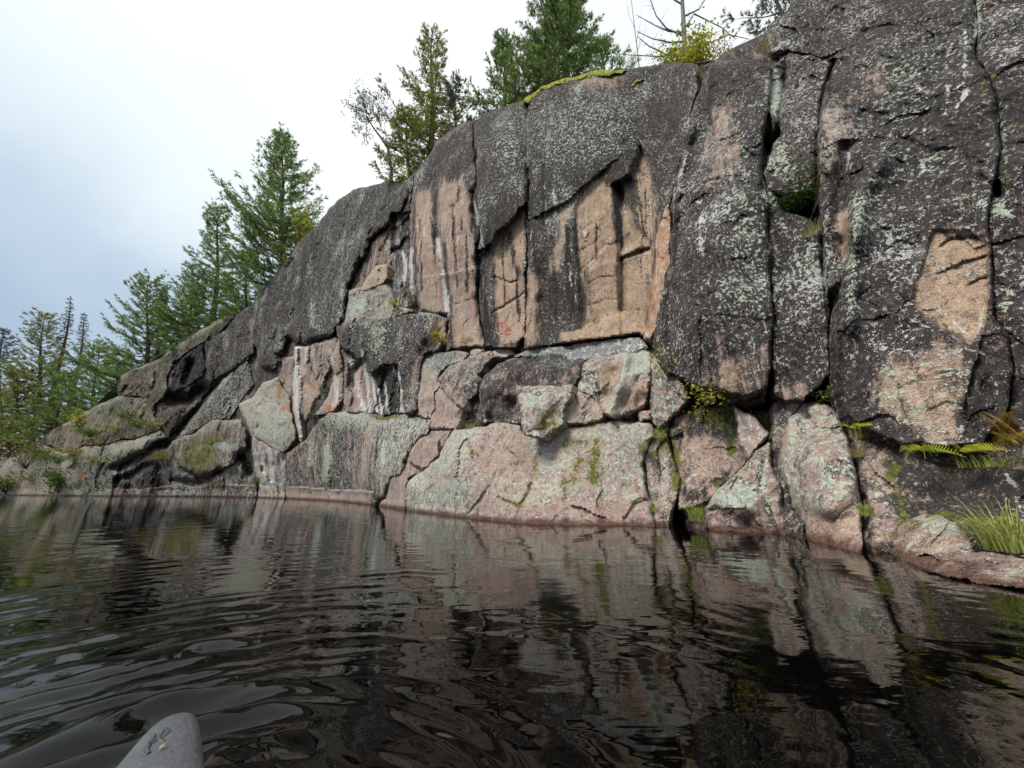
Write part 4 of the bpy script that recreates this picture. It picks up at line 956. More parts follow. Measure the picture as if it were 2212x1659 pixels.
boulder('T5', 'loose wedge-shaped boulder with pale lichen and a pointed foot on the ledge', '3', [(1005, 590), (1200, 597), (1390, 582), (1382, 660), (1332, 780), (1326, 862), (1230, 920), (1180, 967), (1050, 952), (1025, 880), (1005, 700)], off=1.35, ctl=('3', (1020, 640, -.05), (1150, 700, .15), (1370, 620, -.25), (1320, 800, -.45), (1240, 900, -.35), (1100, 930, .05), (1040, 800, .05)), r=9, drop=.3, thick=1.0, st={'lich': .42, 'dark': .45})
blk('T8', 'rock_stone', '3', [(1875, 782), (1950, 777), (1960, 827), (1880, 832)], off=.4, r=6, thick=.3, st={'lich': .3, 'dark': .3})
blk('T9', 'rock_stone', '3', [(640, 372), (650, 335), (690, 315), (745, 325), (725, 360), (660, 385)], off=.1, r=6, thick=.4, st={'lich': .4, 'blue': .4})
blk('T10', 'rock_stone', '3', [(815, 340), (870, 305), (940, 305), (945, 350), (900, 372), (810, 392)], off=.1, r=6, thick=.4, st={'lich': .6, 'blue': .3})
# --- lower slab
blk('S', 'rock_slab', '3', [(540, 915), (700, 890), (850, 852), (1010, 862), (1050, 950), (1180, 950), (1330, 872), (1400, 882), (1620, 842), (1740, 852), (1962, 852), (1978, 950), (1932, 1000), (1905, 1100), (1902, 1200), (1952, 1420), (2035, 1592), (1850, 1592), (1600, 1582), (1300, 1582), (1000, 1572), (700, 1545), (640, 1522), (400, 1502), (178, 1492), (170, 1400), (200, 1280), (290, 1200), (400, 1120), (480, 990)], off=.25, ctl=('3', (300, 1400, .3), (500, 1300, .25), (1000, 1100, .1), (1000, 1500, 0), (1700, 1000, .1), (1700, 1500, 0), (1000, 900, -.2), (200, 1450, .0)), r=30, drop=.7, rough=.8, st={'lich': .46, 'dark': .30}, g=3.6)
blk('S3', 'rock_rib', '3', [(1960, 985), (1992, 905), (2080, 950), (2112, 1100), (2180, 1300), (2112, 1480), (2100, 1600), (2030, 1600), (1952, 1430), (1932, 1250), (1907, 1100)], off=.2, r=12, drop=.4, st={'dark': .45, 'lich': .3})
# --- right buttress
blk('R0', 'rock_rib', '5', [(95, 1659), (125, 1300), (190, 1160), (205, 1500), (175, 1659), '6', (112, 300), (95, 335), (60, 335)], off=.55, r=4, drop=.3, st={'orange': .45, 'white': .3, 'tan': .4})
blk('R1', 'rock_buttress', '5', [(450, 348), (640, 342), (770, 372), (762, 500), (742, 640), (720, 760), (720, 900), (725, 1040), (758, 1250), (764, 1659), '6', (785, 200), (776, 330), (772, 500), (738, 560), (736, 602), (640, 652), (510, 642), (350, 602), (200, 522), (160, 472), (120, 422), (112, 300), (168, 0), '5', (198, 1500), (215, 1100), (280, 850), (342, 600), (382, 470)], off=.65, ctl=('5', (400, 500, -.15), (230, 1200, -.25), (600, 800, .1), (700, 1400, .05), (400, 1500, .15)), r=12, drop=.4, st={'dark': .95, 'lich': .10})
blk('R1b', 'rock_rib', '6', [(90, 442), (130, 422), (200, 522), (290, 602), (302, 700), (200, 782), (132, 862), (90, 782), (85, 600)], off=.35, r=12, drop=.4, st={'dark': .55, 'lich': .35})
blk('R1c', 'rock_block', '6', [(505, 640), (640, 656), (738, 612), (732, 692), (600, 705), (520, 695)], off=.1, r=6, st={'dark': .8})
blk('R2b', 'rock_column', '5', [(772, 372), (882, 302), (1000, 325), (1125, 352), (1052, 570), (1032, 850), (1022, 1080), (880, 1112), (745, 1062), (730, 990), (765, 860), (825, 760), (755, 640)], off=.30, ctl=('5', (800, 500, -.1), (950, 700, .1), (800, 950, .15), (1050, 400, .1)), r=9, drop=.3, st={'dark': .85, 'lich': .2})
blk('R2d', 'rock_column', '5', [(735, 1065), (800, 1130), (850, 1200), (930, 1225), (1042, 1300), (1080, 1659), '6', (1092, 0), (1108, 530), (1000, 662), (960, 692), (850, 687), (782, 652), (778, 500), (788, 330), (797, 200), (772, 30), '5', (766, 1500), (742, 1250)], off=.45, r=10, drop=.32, st={'dark': .96, 'lich': .12})
blk('R3', 'rock_buttress', '5', [(742, 192), (800, 120), (872, 60), (918, 0), (1000, -90), (1200, -260), (1700, -400), (1900, -420), (1935, 0), (1928, 200), (1935, 340), (1992, 432), (2045, 560), (2075, 860), (2045, 1000), (2010, 1150), (2010, 1250), '6', (2020, 0), (2040, 200), (2112, 300), (2142, 520), (2102, 782), (1950, 932), (1700, 942), (1560, 932), (1330, 862), (1200, 772), (1152, 652), (1142, 500), (1152, 200), (1175, 0), '5', (1090, 1659), (1062, 1350), (1042, 1200), (1034, 900), (1056, 580), (1132, 350), (1000, 318), (884, 296), (780, 300)], off=.55,
    ctl=('5', (900, 200, -.25), (1400, 600, .1), (1150, 1000, .25), (1230, 1300, .35), (1150, 1400, -.05), (1700, 1000, .1), '6', (1240, 300, .4), (1450, 250, -.05), (1800, 200, -.15), (2020, 440, .4), (1600, 600, .25), (1750, 900, .2))[:7] , r=14, drop=.38, st={'dark': .96, 'lich': .08})
blk('R4', 'rock_buttress', '5', [(1940, -420), (2900, -480), (2900, 1700), '6', (2900, 880), (2210, 862), (2115, 802), (2150, 520), (2120, 300), (2050, 200), (2030, 0), '5', (2018, 1250), (2018, 1150), (2055, 1000), (2085, 860), (2055, 560), (2000, 430), (1942, 340), (1936, 200), (1942, 0)], off=.5, r=10, drop=.32, st={'dark': .96, 'lich': .10})
blk('R5', 'rock_slab', '6', [(1190, 780), (1330, 868), (1560, 935), (1700, 945), (1950, 935), (2110, 830), (2210, 850), (2900, 860), (2900, 1750), (2210, 1650), (1950, 1600), (1700, 1590), (1480, 1530), (1340, 1560), (1332, 1300), (1292, 1180), (1272, 1050), (1222, 900)], off=0, ctl=('6', (1600, 1000, .35), (2100, 1000, .35), (1350, 1050, .2), (1400, 1490, 0), (1700, 1500, -.1), (2200, 1600, -.1), (1900, 1300, .1)), r=12, drop=.4, rough=.7, st={'dark': .82, 'blue': .1})
blk('R8', 'rock_recess', '6', [(212, 790), (330, 742), (560, 722), (590, 832), (602, 930), (662, 990), (612, 1080), (500, 1180), (432, 1260), (290, 1300), (252, 1300), (217, 1000)], off=.05, r=12, drop=.4, st={'dark': .52, 'moss': .2})
blk('R10', 'rock_column', '6', [(785, 702), (850, 692), (962, 697), (872, 792), (852, 882), (832, 972), (782, 962), (772, 900), (790, 822)], off=.1, r=8, st={'dark': .5, 'lich': .3})
blk('R11', 'rock_column', '6', [(762, 932), (832, 982), (832, 1082), (862, 1182), (892, 1302), (962, 1382), (975, 1470), (860, 1470), (832, 1202), (772, 1052)], off=.1, r=8, st={'dark': .7, 'lich': .15})
blk('R15', 'rock_foot', '6', [(965, 1470), (1090, 1480), (1285, 1440), (1292, 1530), (1250, 1548), (1100, 1512)], off=.15, r=8, drop=.3, st={'dark': .05, 'orange': .1})
boulder('R9', 'small pale pinkish stone wedged above the triangular boulder', '6', [(565, 722), (690, 790), (757, 882), (722, 932), (652, 1012), (602, 932), (590, 832)], off=.35, r=9, drop=.3, thick=.5, st={'lich': .3, 'dark': .25, 'white': .3})
boulder('R7', 'low triangular boulder with a pale green lichen patch at the waterline', '6', [(690, 985), (762, 932), (772, 1052), (832, 1202), (852, 1332), (970, 1402), (972, 1467), (880, 1467), (700, 1447), (440, 1437), (410, 1382), (400, 1302), (440, 1240), (520, 1170), (600, 1100)], off=.45, ctl=('6', (450, 1400, -.42), (880, 1450, -.42), (650, 1440, -.42), (600, 1250, .1), (740, 1000, .0)), r=18, drop=.55, thick=1.2, st={'dark': .50, 'lich': .40})
boulder('R6', 'tall tilted boulder leaning on the cliff, pale grey with a rounded back', '6', [(872, 792), (960, 702), (1040, 697), (1130, 742), (1182, 852), (1222, 962), (1252, 1062), (1272, 1202), (1292, 1332), (1282, 1452), (1170, 1490), (1090, 1500), (1000, 1485), (962, 1382), (892, 1302), (862, 1182), (832, 1082), (832, 972), (852, 882)], off=.55, ctl=('6', (1000, 760, -.35), (1050, 1000, .15), (1100, 1250, .1), (1100, 1470, -.5), (1000, 1430, -.4), (1250, 1430, -.45)), r=26, drop=.7, thick=1.2, g=3.6, st={'lich': .44, 'dark': .44})
boulder('R12', 'rounded pinkish stone with a lichen cap beside the grass clump', '6', [(1490, 1560), (1560, 1450), (1630, 1382), (1740, 1347), (1832, 1392), (1882, 1480), (1925, 1545), (1900, 1640), (1700, 1640), (1500, 1600)], off=.3, r=22, drop=.45, thick=.9, g=3.6, st={'dark': .25, 'tan': .25, 'lich': .25})
boulder('R13', 'flat low pinkish stone at the right edge of the waterline', '6', [(1680, 1625), (1800, 1575), (1950, 1562), (2100, 1592), (2250, 1612), (2700, 1640), (2700, 1760), (2210, 1700), (1900, 1680)], off=.4, r=14, drop=.35, thick=.9, g=3.6, st={'dark': .30, 'lich': .24})
boulder('R14', 'small dark stone at the water under the grass tuft', '6', [(262, 1412), (300, 1380), (350, 1352), (412, 1382), (422, 1435), (300, 1430)], off=.15, r=8, drop=.2, thick=.5, st={'dark': .5, 'blue': .5})
# ------------------------------------------------------------------ pictographs in red ochre on the recessed panel
def ochre_mat():
    T = NT('red_ochre')
    nz = T.noise(T.pos((1, 1, 1)), 30, 3, .6)
    return T.done(T.bsdf(T.mix(nz, (.33, .060, .040), (.42, .13, .085)), .9, .1))
MAT['ochre'] = ochre_mat()
def paint_mark(strokes, f, tag):
    V, F = [], []
    for pts, w0, w1 in strokes:
        P = np.array(fr(f, pts)); n = max(6, int(np.hypot(*np.diff(P, axis=0).T).sum() / 1.0))
        acc = np.concatenate([[0], np.cumsum(np.hypot(*np.diff(P, axis=0).T))])
        t = np.linspace(0, acc[-1], n)
        x = np.interp(t, acc, P[:, 0]); y = np.interp(t, acc, P[:, 1])
        tx, ty = np.gradient(x), np.gradient(y); L = np.hypot(tx, ty) + 1e-9
        w = np.linspace(w0, w1, n) * .5 * (1 + .35 * noise2(x * .9, y * .9, 5.0))
        a = on_rock(tag, x + ty / L * w, y - tx / L * w, .03); b = on_rock(tag, x - ty / L * w, y + tx / L * w, .03)
        k = len(V)
        V += [v for pr in zip(a.tolist(), b.tolist()) for v in pr]
        F += [(k + 2 * i, k + 2 * i + 1, k + 2 * i + 3, k + 2 * i + 2) for i in range(n - 1)]
    par = BLOCKS[tag]['obj']
    org = np.array(par.location) + np.array(cliff.location)
    me = bpy.data.meshes.new('pictograph'); me.from_pydata((np.array(V) - org).tolist(), [], F); me.materials.append(MAT['ochre'])
    return link('pictograph', me, par)
paint_mark([([(873, 128), (876, 160), (884, 196)], 2.6, 1.6), ([(838, 142), (850, 130), (873, 128), (897, 127)], 1.5, 1.2)], '3', 'wall_mid')
paint_mark([([(898, 190), (915, 176), (940, 180)], 4.0, 3.0), ([(908, 176), (912, 156)], 2.5, 1.4), ([(925, 172), (938, 158)], 1.8, 1.2), ([(902, 192), (912, 212), (928, 212)], 3.2, 3.0), ([(940, 184), (944, 178)], 1.6, 1.0)], '3', 'wall_mid')
paint_mark([([(864, 212), (878, 206), (886, 210)], 2.4, 1.6)], '3', 'wall_mid')
paint_mark([([(960, 1290), (985, 1275), (1000, 1285)], 1.6, 1.0), ([(985, 1275), (1005, 1300)], 1.2, .8)], '4', 'wall_mid')

# ------------------------------------------------------------------ hilltop behind the crest
_cr = np.array([p for p in CREST if p[0] > -480])
_cr = np.array([resample([a, b], 14)[0].tolist() for a, b in zip(_cr[:-1], _cr[1:])] + [_cr[-1].tolist()])
_cd = base_depth(_cr[:, 0], _cr[:, 1]) + .9
_cdx, _cdz = ray(_cr[:, 0], _cr[:, 1])
CW = np.stack([_cdx * _cd, _cd, EYE + _cdz * _cd - .35], 1)       # crest line in the place
_acr = np.array([INWARD.y, -INWARD.x])                            # along the crest
_u = CW[:, :2] @ _acr; _s0 = CW[:, :2] @ np.array([INWARD.x, INWARD.y])
_ord = np.argsort(_u)
def ground_z(x, y):
    u = x * _acr[0] + y * _acr[1]; s = x * INWARD.x + y * INWARD.y
    z = np.interp(u, _u[_ord], CW[_ord, 2]); s0 = np.interp(u, _u[_ord], _s0[_ord])
    return float(z - .015 * max(0, s - s0))
def hilltop():
    us = np.linspace(_u.min(), _u.max(), 160)
    z = np.interp(us, _u[_ord], CW[_ord, 2]); s0 = np.interp(us, _u[_ord], _s0[_ord])
    rows = [0, .6, 1.5, 3, 5, 8, 13, 20, 32, 50, 80]
    V = []
    for d in rows:
        zz = z - .015 * d + (.25 * fbm(np.stack([us * .3, np.full_like(us, d * .3), us * 0], 1), 3) - .2 if d > .5 else 0)
        if d == 80: zz = zz * 0 - 1
        xy = us[:, None] * _acr[None] + (s0 + d)[:, None] * np.array([[INWARD.x, INWARD.y]])
        V += [(a[0], a[1], b) for a, b in zip(xy, zz)]
    n = len(us)
    F = [(r * n + i, r * n + i + 1, (r + 1) * n + i + 1, (r + 1) * n + i) for r in range(len(rows) - 1) for i in range(n - 1)]
    me = bpy.data.meshes.new('hilltop'); me.from_pydata(V, [], F)
    me.polygons.foreach_set('use_smooth', [True] * len(F))
    T = NT('forest_floor')
    nz = T.noise(T.pos(), 1.3, 5, .65)
    me.materials.append(T.done(T.bsdf(T.mix(nz, (.045, .040, .022), (.14, .13, .05)), .95, .1, T.bump(nz, .8, .1))))
    o = link('hilltop', me); o['kind'] = 'structure'
hilltop()

# ------------------------------------------------------------------ mossy mats on the crest
def moss_mat_piece(tag, f, pts, off, label):
    o = rock(tag, 'moss', f, pts, off=off, r=7, drop=.25, g=3.0, thick=.5, rough=1.25, parent=None, mat=MAT['moss'], grow=0, shore=False)
    o['kind'] = 'stuff'; o['label'] = label; o['category'] = 'moss'
    me = o.data
    tn = me.attributes.new('tone', 'FLOAT', 'POINT'); tn.data.foreach_set('value', RNG.uniform(.1, .9, len(me.vertices)).astype(np.float32))
moss_mat_piece('moss_a', '9', [(95, 835), (130, 780), (255, 692), (400, 632), (600, 585), (700, 562), (860, 548), (930, 548), (900, 580), (800, 605), (640, 620), (440, 665), (290, 715), (190, 790), (160, 830)], .52, 'long strip of yellow-green moss along the crest')
moss_mat_piece('moss_b', '9', [(950, 690), (960, 665), (1020, 630), (1080, 612), (1075, 640), (1030, 660), (985, 690)], .52, 'small yellow-green moss patch just below the crest')

# ------------------------------------------------------------------ the lake
BOW = None
def at_z(x, y, z):
    dx, dz = ray(x, y); Y = (z - EYE) / dz
    return np.array([float(dx * Y), float(Y), z])
BOW = at_z(372, 1545, .0)[:2] * 0 + at_z(372, 1545, .30)[:2]
def wave(x, y, cell):
    """height of the water; short waves fade out where the grid is too coarse to carry them"""
    h = np.zeros(len(x))
    rx, ry = x - (BOW[0] + .10), y - (BOW[1] - .20)
    rr = np.hypot(rx, ry) + 1e-6
    an = np.arctan2(ry, rx)
    px = np.stack([x, y, np.zeros_like(x)], 1)
    jit = .55 * fbm(px * 1.3, 3) + .35 * fbm(px * .45 + 7, 2) + .22 * fbm(px * 3.6 + 2, 2)
    grp = np.clip(.55 + 1.1 * fbm(px * np.array([.9, .9, 1]) + 40, 3), .05, 1.8)
    for lam, amp, ph in ((.250, .0046, 0.0), (.175, .0030, 1.7), (.36, .0020, .6), (.125, .0016, 2.6), (.092, .0007, 4.1)):
        k = 2 * math.pi / lam
        env = np.exp(-np.maximum(rr - .7, 0) / 4.2) * (1 - np.exp(-(rr / .22) ** 2))
        side = .12 + 1.75 * smooth(1.25, 2.2, an) + .40 * smooth(.95, .3, an)       # stronger wake to the left, weaker straight ahead
        env = env * (1 + 1.1 * np.exp(-(rr / 1.6) ** 2))
        h += amp * env * side * grp * np.sin(k * (rr + .16 * jit) + ph + 1.5 * fbm(px * 2.4 + lam * 90, 2)) * np.clip(lam / (4 * cell) , 0, 1)
    # tight rings where the hull pushes the water
    h += .0066 * np.exp(-((rr - .34) / .26) ** 2) * np.sin(2 * math.pi / .105 * (rr + .055 * jit)) * np.clip(.6 + fbm(px * 4 + 3, 2), 0, 1.5)
    h += .0056 * np.exp(-((rr - .75) / .35) ** 2) * np.sin(2 * math.pi / .16 * (rr + .09 * jit) + 1) * np.clip(.5 + fbm(px * 2.2 + 13, 2), 0, 1.5)
    rg = np.random.default_rng(5)
    for i in range(46):
        lam = .10 * (1.1 / .10) ** rg.random()
        th = math.radians(100) + rg.normal() * .75
        kx, ky = math.cos(th) * 2 * math.pi / lam, math.sin(th) * 2 * math.pi / lam
        slope = .0045 * (lam / .4) ** -.15
        h += slope * lam / (2 * math.pi) * np.sin(kx * x + ky * y + rg.random() * 6.28 + 1.2 * jit) * np.clip(lam / (3.5 * cell), 0, 1) * (.45 + .8 * grp) * .75
    return h
def lake():
    rs = [.25]
    while rs[-1] < 2500: rs.append(rs[-1] + max(.013, .0105 * rs[-1] if rs[-1] < 60 else .12 * rs[-1]))
    rs = np.array(rs)
    fwd = np.radians(np.arange(90 - 66, 90 + 66.01, .30)); rest = np.radians(np.arange(90 + 66, 360 + 90 - 66, 4.0))[1:]
    th = np.concatenate([fwd, rest]); nt = len(th)
    R, TH = np.meshgrid(rs, th, indexing='ij')
    x, y = (R * np.cos(TH)).ravel(), (R * np.sin(TH)).ravel()
    cell = np.maximum(np.gradient(rs)[:, None].repeat(nt, 1).ravel(), (R * math.radians(.30)).ravel())
    z = np.zeros(len(x)); m = R.ravel() < 60
    z[m] = wave(x[m], y[m], cell[m])
    V = np.stack([x, y, z], 1)
    F = []
    nr = len(rs)
    i = np.arange(nr - 1)[:, None] * nt; j = np.arange(nt)[None]
    jn = (j + 1) % nt
    quads = np.stack([i + j, i + nt + j, i + nt + jn, i + jn], -1).reshape(-1, 4)
    me = bpy.data.meshes.new('lake')
    c = len(V)
    V = np.concatenate([V, [[0, 0, 0]]])
    tri = [(c, jj, (jj + 1) % nt) for jj in range(nt)]
    me.from_pydata(V.tolist(), [], [tuple(q) for q in quads.tolist()] + tri)
    me.polygons.foreach_set('use_smooth', [True] * len(me.polygons))
    T = NT('dark_lake_water')
    a = T.noise(T.pos((1.0, 2.6, 1)), 3.2, 2, .5, .4)
    b = T.noise(T.pos((1.0, 1.7, 1), (4, 3, 1)), 10, 1, .5, .3)
    hgt = T.math('MULTIPLY_ADD', b, .22, a)
    nb = T.bump(hgt, .03, .03)
    bs = T.n('ShaderNodeBsdfPrincipled')
    bs.inputs['Base Color'].default_value = (.0012, .0011, .0009, 1); bs.inputs['Roughness'].default_value = .015
    bs.inputs['IOR'].default_value = 1.37
    T.put(bs.inputs['Normal'], nb)
    me.materials.append(T.done(bs.outputs[0]))
    o = link('lake', me); o['kind'] = 'structure'
lake()
# ------------------------------------------------------------------ trees
def empty(name, loc, label=None, cat=None, group=None):
    o = bpy.data.objects.new(name, None); COL.objects.link(o); o.location = loc; o.empty_display_size = .2
    if label: o['label'] = label
    if cat: o['category'] = cat
    if group: o['group'] = group
    return o
class Wood:
    """tapered limbs collected into one mesh"""
    def __init__(s): s.V, s.F = [], []
    def limb(s, pts, r0, r1, sides=5):
        pts = np.asarray(pts, float); n = len(pts); k = len(s.V)
        t = np.gradient(pts, axis=0); t /= np.linalg.norm(t, axis=1)[:, None] + 1e-9
        ref = np.array([.31, .87, .38]); a = np.cross(t, ref); a /= np.linalg.norm(a, axis=1)[:, None] + 1e-9; b = np.cross(t, a)
        rad = r0 + (r1 - r0) * np.linspace(0, 1, n)
        ang = np.arange(sides) * 2 * math.pi / sides
        for i in range(n):
            s.V += (pts[i] + rad[i] * (np.cos(ang)[:, None] * a[i] + np.sin(ang)[:, None] * b[i])).tolist()
        for i in range(n - 1):
            for j in range(sides):
                jn = (j + 1) % sides
                s.F.append((k + i * sides + j, k + i * sides + jn, k + (i + 1) * sides + jn, k + (i + 1) * sides + j))
    def twigs(s, A, B, r):
        A = np.asarray(A); B = np.asarray(B); n = len(A); k = len(s.V)
        d = B - A; q = np.cross(d, [.3, .5, .8]); q /= np.linalg.norm(q, axis=1)[:, None] + 1e-9; p = np.cross(d, q); p /= np.linalg.norm(p, axis=1)[:, None] + 1e-9
        V = np.stack([A + q * r, A - q * r * .5 + p * r * .87, A - q * r * .5 - p * r * .87, B], 1).reshape(-1, 3)
        s.V += V.tolist()
        for i in range(n):
            o = k + 4 * i; s.F += [(o, o + 1, o + 3), (o + 1, o + 2, o + 3), (o + 2, o, o + 3)]
    def build(s, name, mat, parent):
        me = bpy.data.meshes.new(name); me.from_pydata(s.V, [], s.F); me.materials.append(mat)
        me.polygons.foreach_set('use_smooth', [True] * len(s.F))
        return link(name, me, parent)
def blades(cen, dirs, n, length, width, spread, tone, name, mat, parent, rg):
    """needle tufts: n thin triangles fanned round each tuft direction"""
    m = len(cen)
    c = np.repeat(cen, n, 0); d = np.repeat(dirs, n, 0); tn = np.repeat(tone, n)
    r = rg.normal(size=(m * n, 3)); r /= np.linalg.norm(r, axis=1)[:, None]
    v = d + spread * r; v /= np.linalg.norm(v, axis=1)[:, None] + 1e-9
    q = np.cross(v, rg.normal(size=(m * n, 3))); q /= np.linalg.norm(q, axis=1)[:, None] + 1e-9
    L = length * rg.uniform(.7, 1.25, m * n)[:, None]; W = width * .5
    V = np.stack([c - q * W, c + q * W, c + v * L], 1).reshape(-1, 3)
    k = m * n
    me = bpy.data.meshes.new(name)
    me.vertices.add(3 * k); me.vertices.foreach_set('co', V.ravel())
    me.loops.add(3 * k); me.loops.foreach_set('vertex_index', np.arange(3 * k))
    me.polygons.add(k); me.polygons.foreach_set('loop_start', np.arange(k) * 3); me.polygons.foreach_set('loop_total', np.full(k, 3))
    me.update(); me.validate()
    a = me.attributes.new('tone', 'FLOAT', 'POINT'); a.data.foreach_set('value', np.repeat(tn, 3).astype(np.float32))
    me.materials.append(mat)
    return link(name, me, parent)
def unit(v): return v / (np.linalg.norm(v) + 1e-9)
def conifer(label, bx, top, dY, rad_, mat='pine', lo=.08, style='pine', seed=1, dens=1.0, gap=0.0, group='pines and spruces along the hilltop', bark='bark'):
    rad = rad_ * (1.22 if style == 'pine' else 1.1)
    rg = np.random.default_rng(seed)
    cyi = np.interp(bx, _cr[:, 0], _cr[:, 1])
    Y = float(base_depth(np.array([bx]), np.array([cyi]))[0]) + .9 + dY
    dx, dz = ray(bx, cyi)
    base = np.array([float(dx * Y), Y, 0.0]); base[2] = ground_z(base[0], base[1]) - .15
    tp = np.array(at(top[0], top[1], Y))
    H = np.linalg.norm(tp - base); ax = (tp - base) / H
    root = empty('spruce_tree' if style == 'spruce' else 'pine_tree', base, label, 'tree', group)
    w = Wood(); n = 14
    sway = np.stack([.012 * H * np.sin(np.linspace(0, 5, n) + seed), .012 * H * np.cos(np.linspace(0, 4, n) + seed), np.zeros(n)], 1) * np.linspace(0, 1, n)[:, None] * np.linspace(1, 0, n)[:, None] * 4
    trunk = ax[None] * np.linspace(0, H, n)[:, None] + sway
    w.limb(trunk, .018 * H + .03, .012, 7)
    def tr(t): return np.array([np.interp(t, np.linspace(0, 1, n), trunk[:, i]) for i in range(3)])
    cen, dirs, tone, TA, TB = [], [], [], [], []
    step_ = (.62 if style == 'pine' else .34) / dens ** .5
    z = lo * H
    lean = rg.normal(size=3) * .25; lean[2] = 0
    while z < H * .985:
        t = z / H; u = (t - lo) / (1 - lo)
        if style == 'pine': prof = (1 - u) ** .56 * (0.70 + .30 * math.sin(math.pi * min(1, u * 1.3 + .18))) * (1 + .22 * math.sin(u * 17 + seed)) + .05
        else: prof = (1 - u) ** .85 * .95 + .05
        nb = (int(rg.integers(4, 7)) if style == 'pine' else int(rg.integers(5, 8)))
        a0 = rg.random() * 6.28
        for b in range(nb):
            if rg.random() < gap: continue
            an = a0 + b * 6.283 / nb + rg.normal() * .22
            L = rad * prof * rg.uniform(.5, 1.25)
            if L < .12: L = .12
            out = np.array([math.cos(an), math.sin(an), 0]) + lean * .4
            rise = (.12 + .75 * u ** 1.4) if style == 'pine' else (-.32 + .75 * u)
            m = 7; s = np.linspace(0, 1, m)
            sag = (-.20 * (1 - u) * np.sin(s * 2.6) + .26 * s ** 2.2) if style == 'pine' else (-.16 * np.sin(s * 2.8) + .14 * s ** 2)
            p0 = tr(t)
            pts = p0 + out[None] * (L * s)[:, None]; pts[:, 2] += L * (rise * s + sag)
            pts[:, :2] += rg.normal(size=(m, 2)) * .03 * L * s[:, None]
            w.limb(pts, .010 + .013 * L, .005, 4)
            # twigs with tufts
            ntw = max(3, int((6.8 * L + 3) * dens)) if style == 'pine' else max(3, int((6.5 * L + 4) * dens))
            for q in range(ntw):
                f = rg.uniform(.22, 1.0) if style == 'pine' else rg.uniform(.08, 1.0)
                c0 = np.array([np.interp(f, s, pts[:, i]) for i in range(3)])
                sd = np.array([-out[1], out[0], 0]) * (1 if q % 2 else -1)
                if style == 'pine': tw = unit(out * rg.uniform(.5, 1.1) + sd * rg.uniform(.2, .95) + np.array([0, 0, rg.uniform(.05, .55)]))
                else: tw = unit(out * rg.uniform(.4, 1.0) + sd * rg.uniform(.2, .9) + np.array([0, 0, rg.uniform(-.45, .1)]))
                tl = (.20 + .26 * L * (1.12 - f)) * rg.uniform(.6, 1.2)
                k = max(2, int(tl / (.17 if style == 'pine' else .13)))
                TA.append(c0); TB.append(c0 + tw * tl)
                tb = rg.uniform(.1, .9)
                for e in range(k):
                    cen.append(c0 + tw * tl * ((e + .6) / k) + rg.normal(size=3) * .03); dirs.append(tw + np.array([0, 0, .25 if style == 'pine' else -.05])); tone.append(tb + rg.normal() * .14)
        z += step_ * rg.uniform(.7, 1.3) * (1.0 if u < .7 else .75)
    for e in range(6): cen.append(tr(.985 + .0025 * e)); dirs.append(ax); tone.append(.5)
    w.twigs(TA, TB, .008)
    w.build('trunk', MAT[bark], root)
    cen = np.array(cen); dirs = np.array(dirs)
    if style == 'pine': blades(cen, dirs, 11, .25, .034, .8, np.array(tone), 'crown', MAT[mat], root, rg)
    else: blades(cen, dirs, 9, .15, .032, .85, np.array(tone), 'crown', MAT[mat], root, rg)
    return root
conifer('tallest bushy green pine rising behind the dark dome', 640, (603, 290), 3, 4.1, seed=3, lo=.02, dens=1.25)
conifer('pine with a slim pale top left of the tallest dome pine', 470, (472, 445), 4, 3.3, seed=5, lo=.02, dens=1.1)
conifer('low dense green pine filling the gap below the tallest dome pine', 540, (538, 540), 2.5, 2.9, seed=8, lo=.02, dens=1.2)
conifer('lower pine at the left end of the dome group', 425, (416, 575), 2, 2.9, seed=9, lo=.02)
conifer('wide-armed pine standing alone between the dome group and the left woods', 330, (322, 598), 2, 4.6, seed=12, lo=.02, dens=1.1)
conifer('dark narrow spruce just right of the wide-armed lone pine', 362, (356, 618), 4, 2.0, 'spruce', .05, 'spruce', 14, .9)
conifer('thin leaning spire-topped spruce, tallest in the left woods', 128, (153, 640), 6, 1.5, 'spruce', .10, 'spruce', 15, .55, .25)
conifer('second thin spruce right of the leaning spire', 168, (182, 675), 7, 1.7, 'spruce', .10, 'spruce', 16, .55, .2)
conifer('yellowing pine left of the spire spruces', 75, (98, 678), 3, 4.0, 'pine_warm', .05, 'pine', 18, .95)
conifer('pine cut by the left edge of the picture', -5, (8, 712), 4, 3.2, 'sparse', .05, 'pine', 19, .8)
conifer('dark green pine between the spruces and the lone pine', 215, (214, 742), 3, 3.8, 'pine', .02, 'pine', 21, 1.0)
conifer('low green pine at the foot of the spruces', 130, (138, 800), 1.5, 3.6, 'pine', .02, 'pine', 22, 1.0)
conifer('low yellowish pine at the far left above the red shrub', 30, (38, 800), 1.5, 3.4, 'pine_warm', .02, 'pine', 23, 1.0)
conifer('low pine tucked against the rock cap on the left slope', 255, (256, 775), 2.5, 3.0, 'pine', .02, 'pine', 24, 1.0)
conifer('slender crest pine with an open crown right of the forked tree', 930, (934, 68), 1.2, 2.5, 'pine_warm', .06, 'pine', 31, .85)
conifer('small thin pine leaning against the right of the slender crest pine', 985, (986, 170), 1.2, 1.5, 'sparse', .05, 'pine', 32, .9)
conifer('low bushy yellow-green pine under the slender crest pine', 888, (878, 245), .6, 2.1, 'pine_warm', .02, 'pine', 33, 1.1)
conifer('large dense green pine on the crest cut by the top edge', 1222, (1228, -115), 2.2, 3.0, 'pine', .02, 'pine', 41, 1.5)
conifer('small green pine left of the large crest pine', 1092, (1086, 88), 1.6, 1.9, 'pine', .02, 'pine', 42, 1.2)
conifer('short bright green pine in front of the large crest pine', 1165, (1160, 95), .8, 2.0, 'pine', .02, 'pine', 43, 1.3)
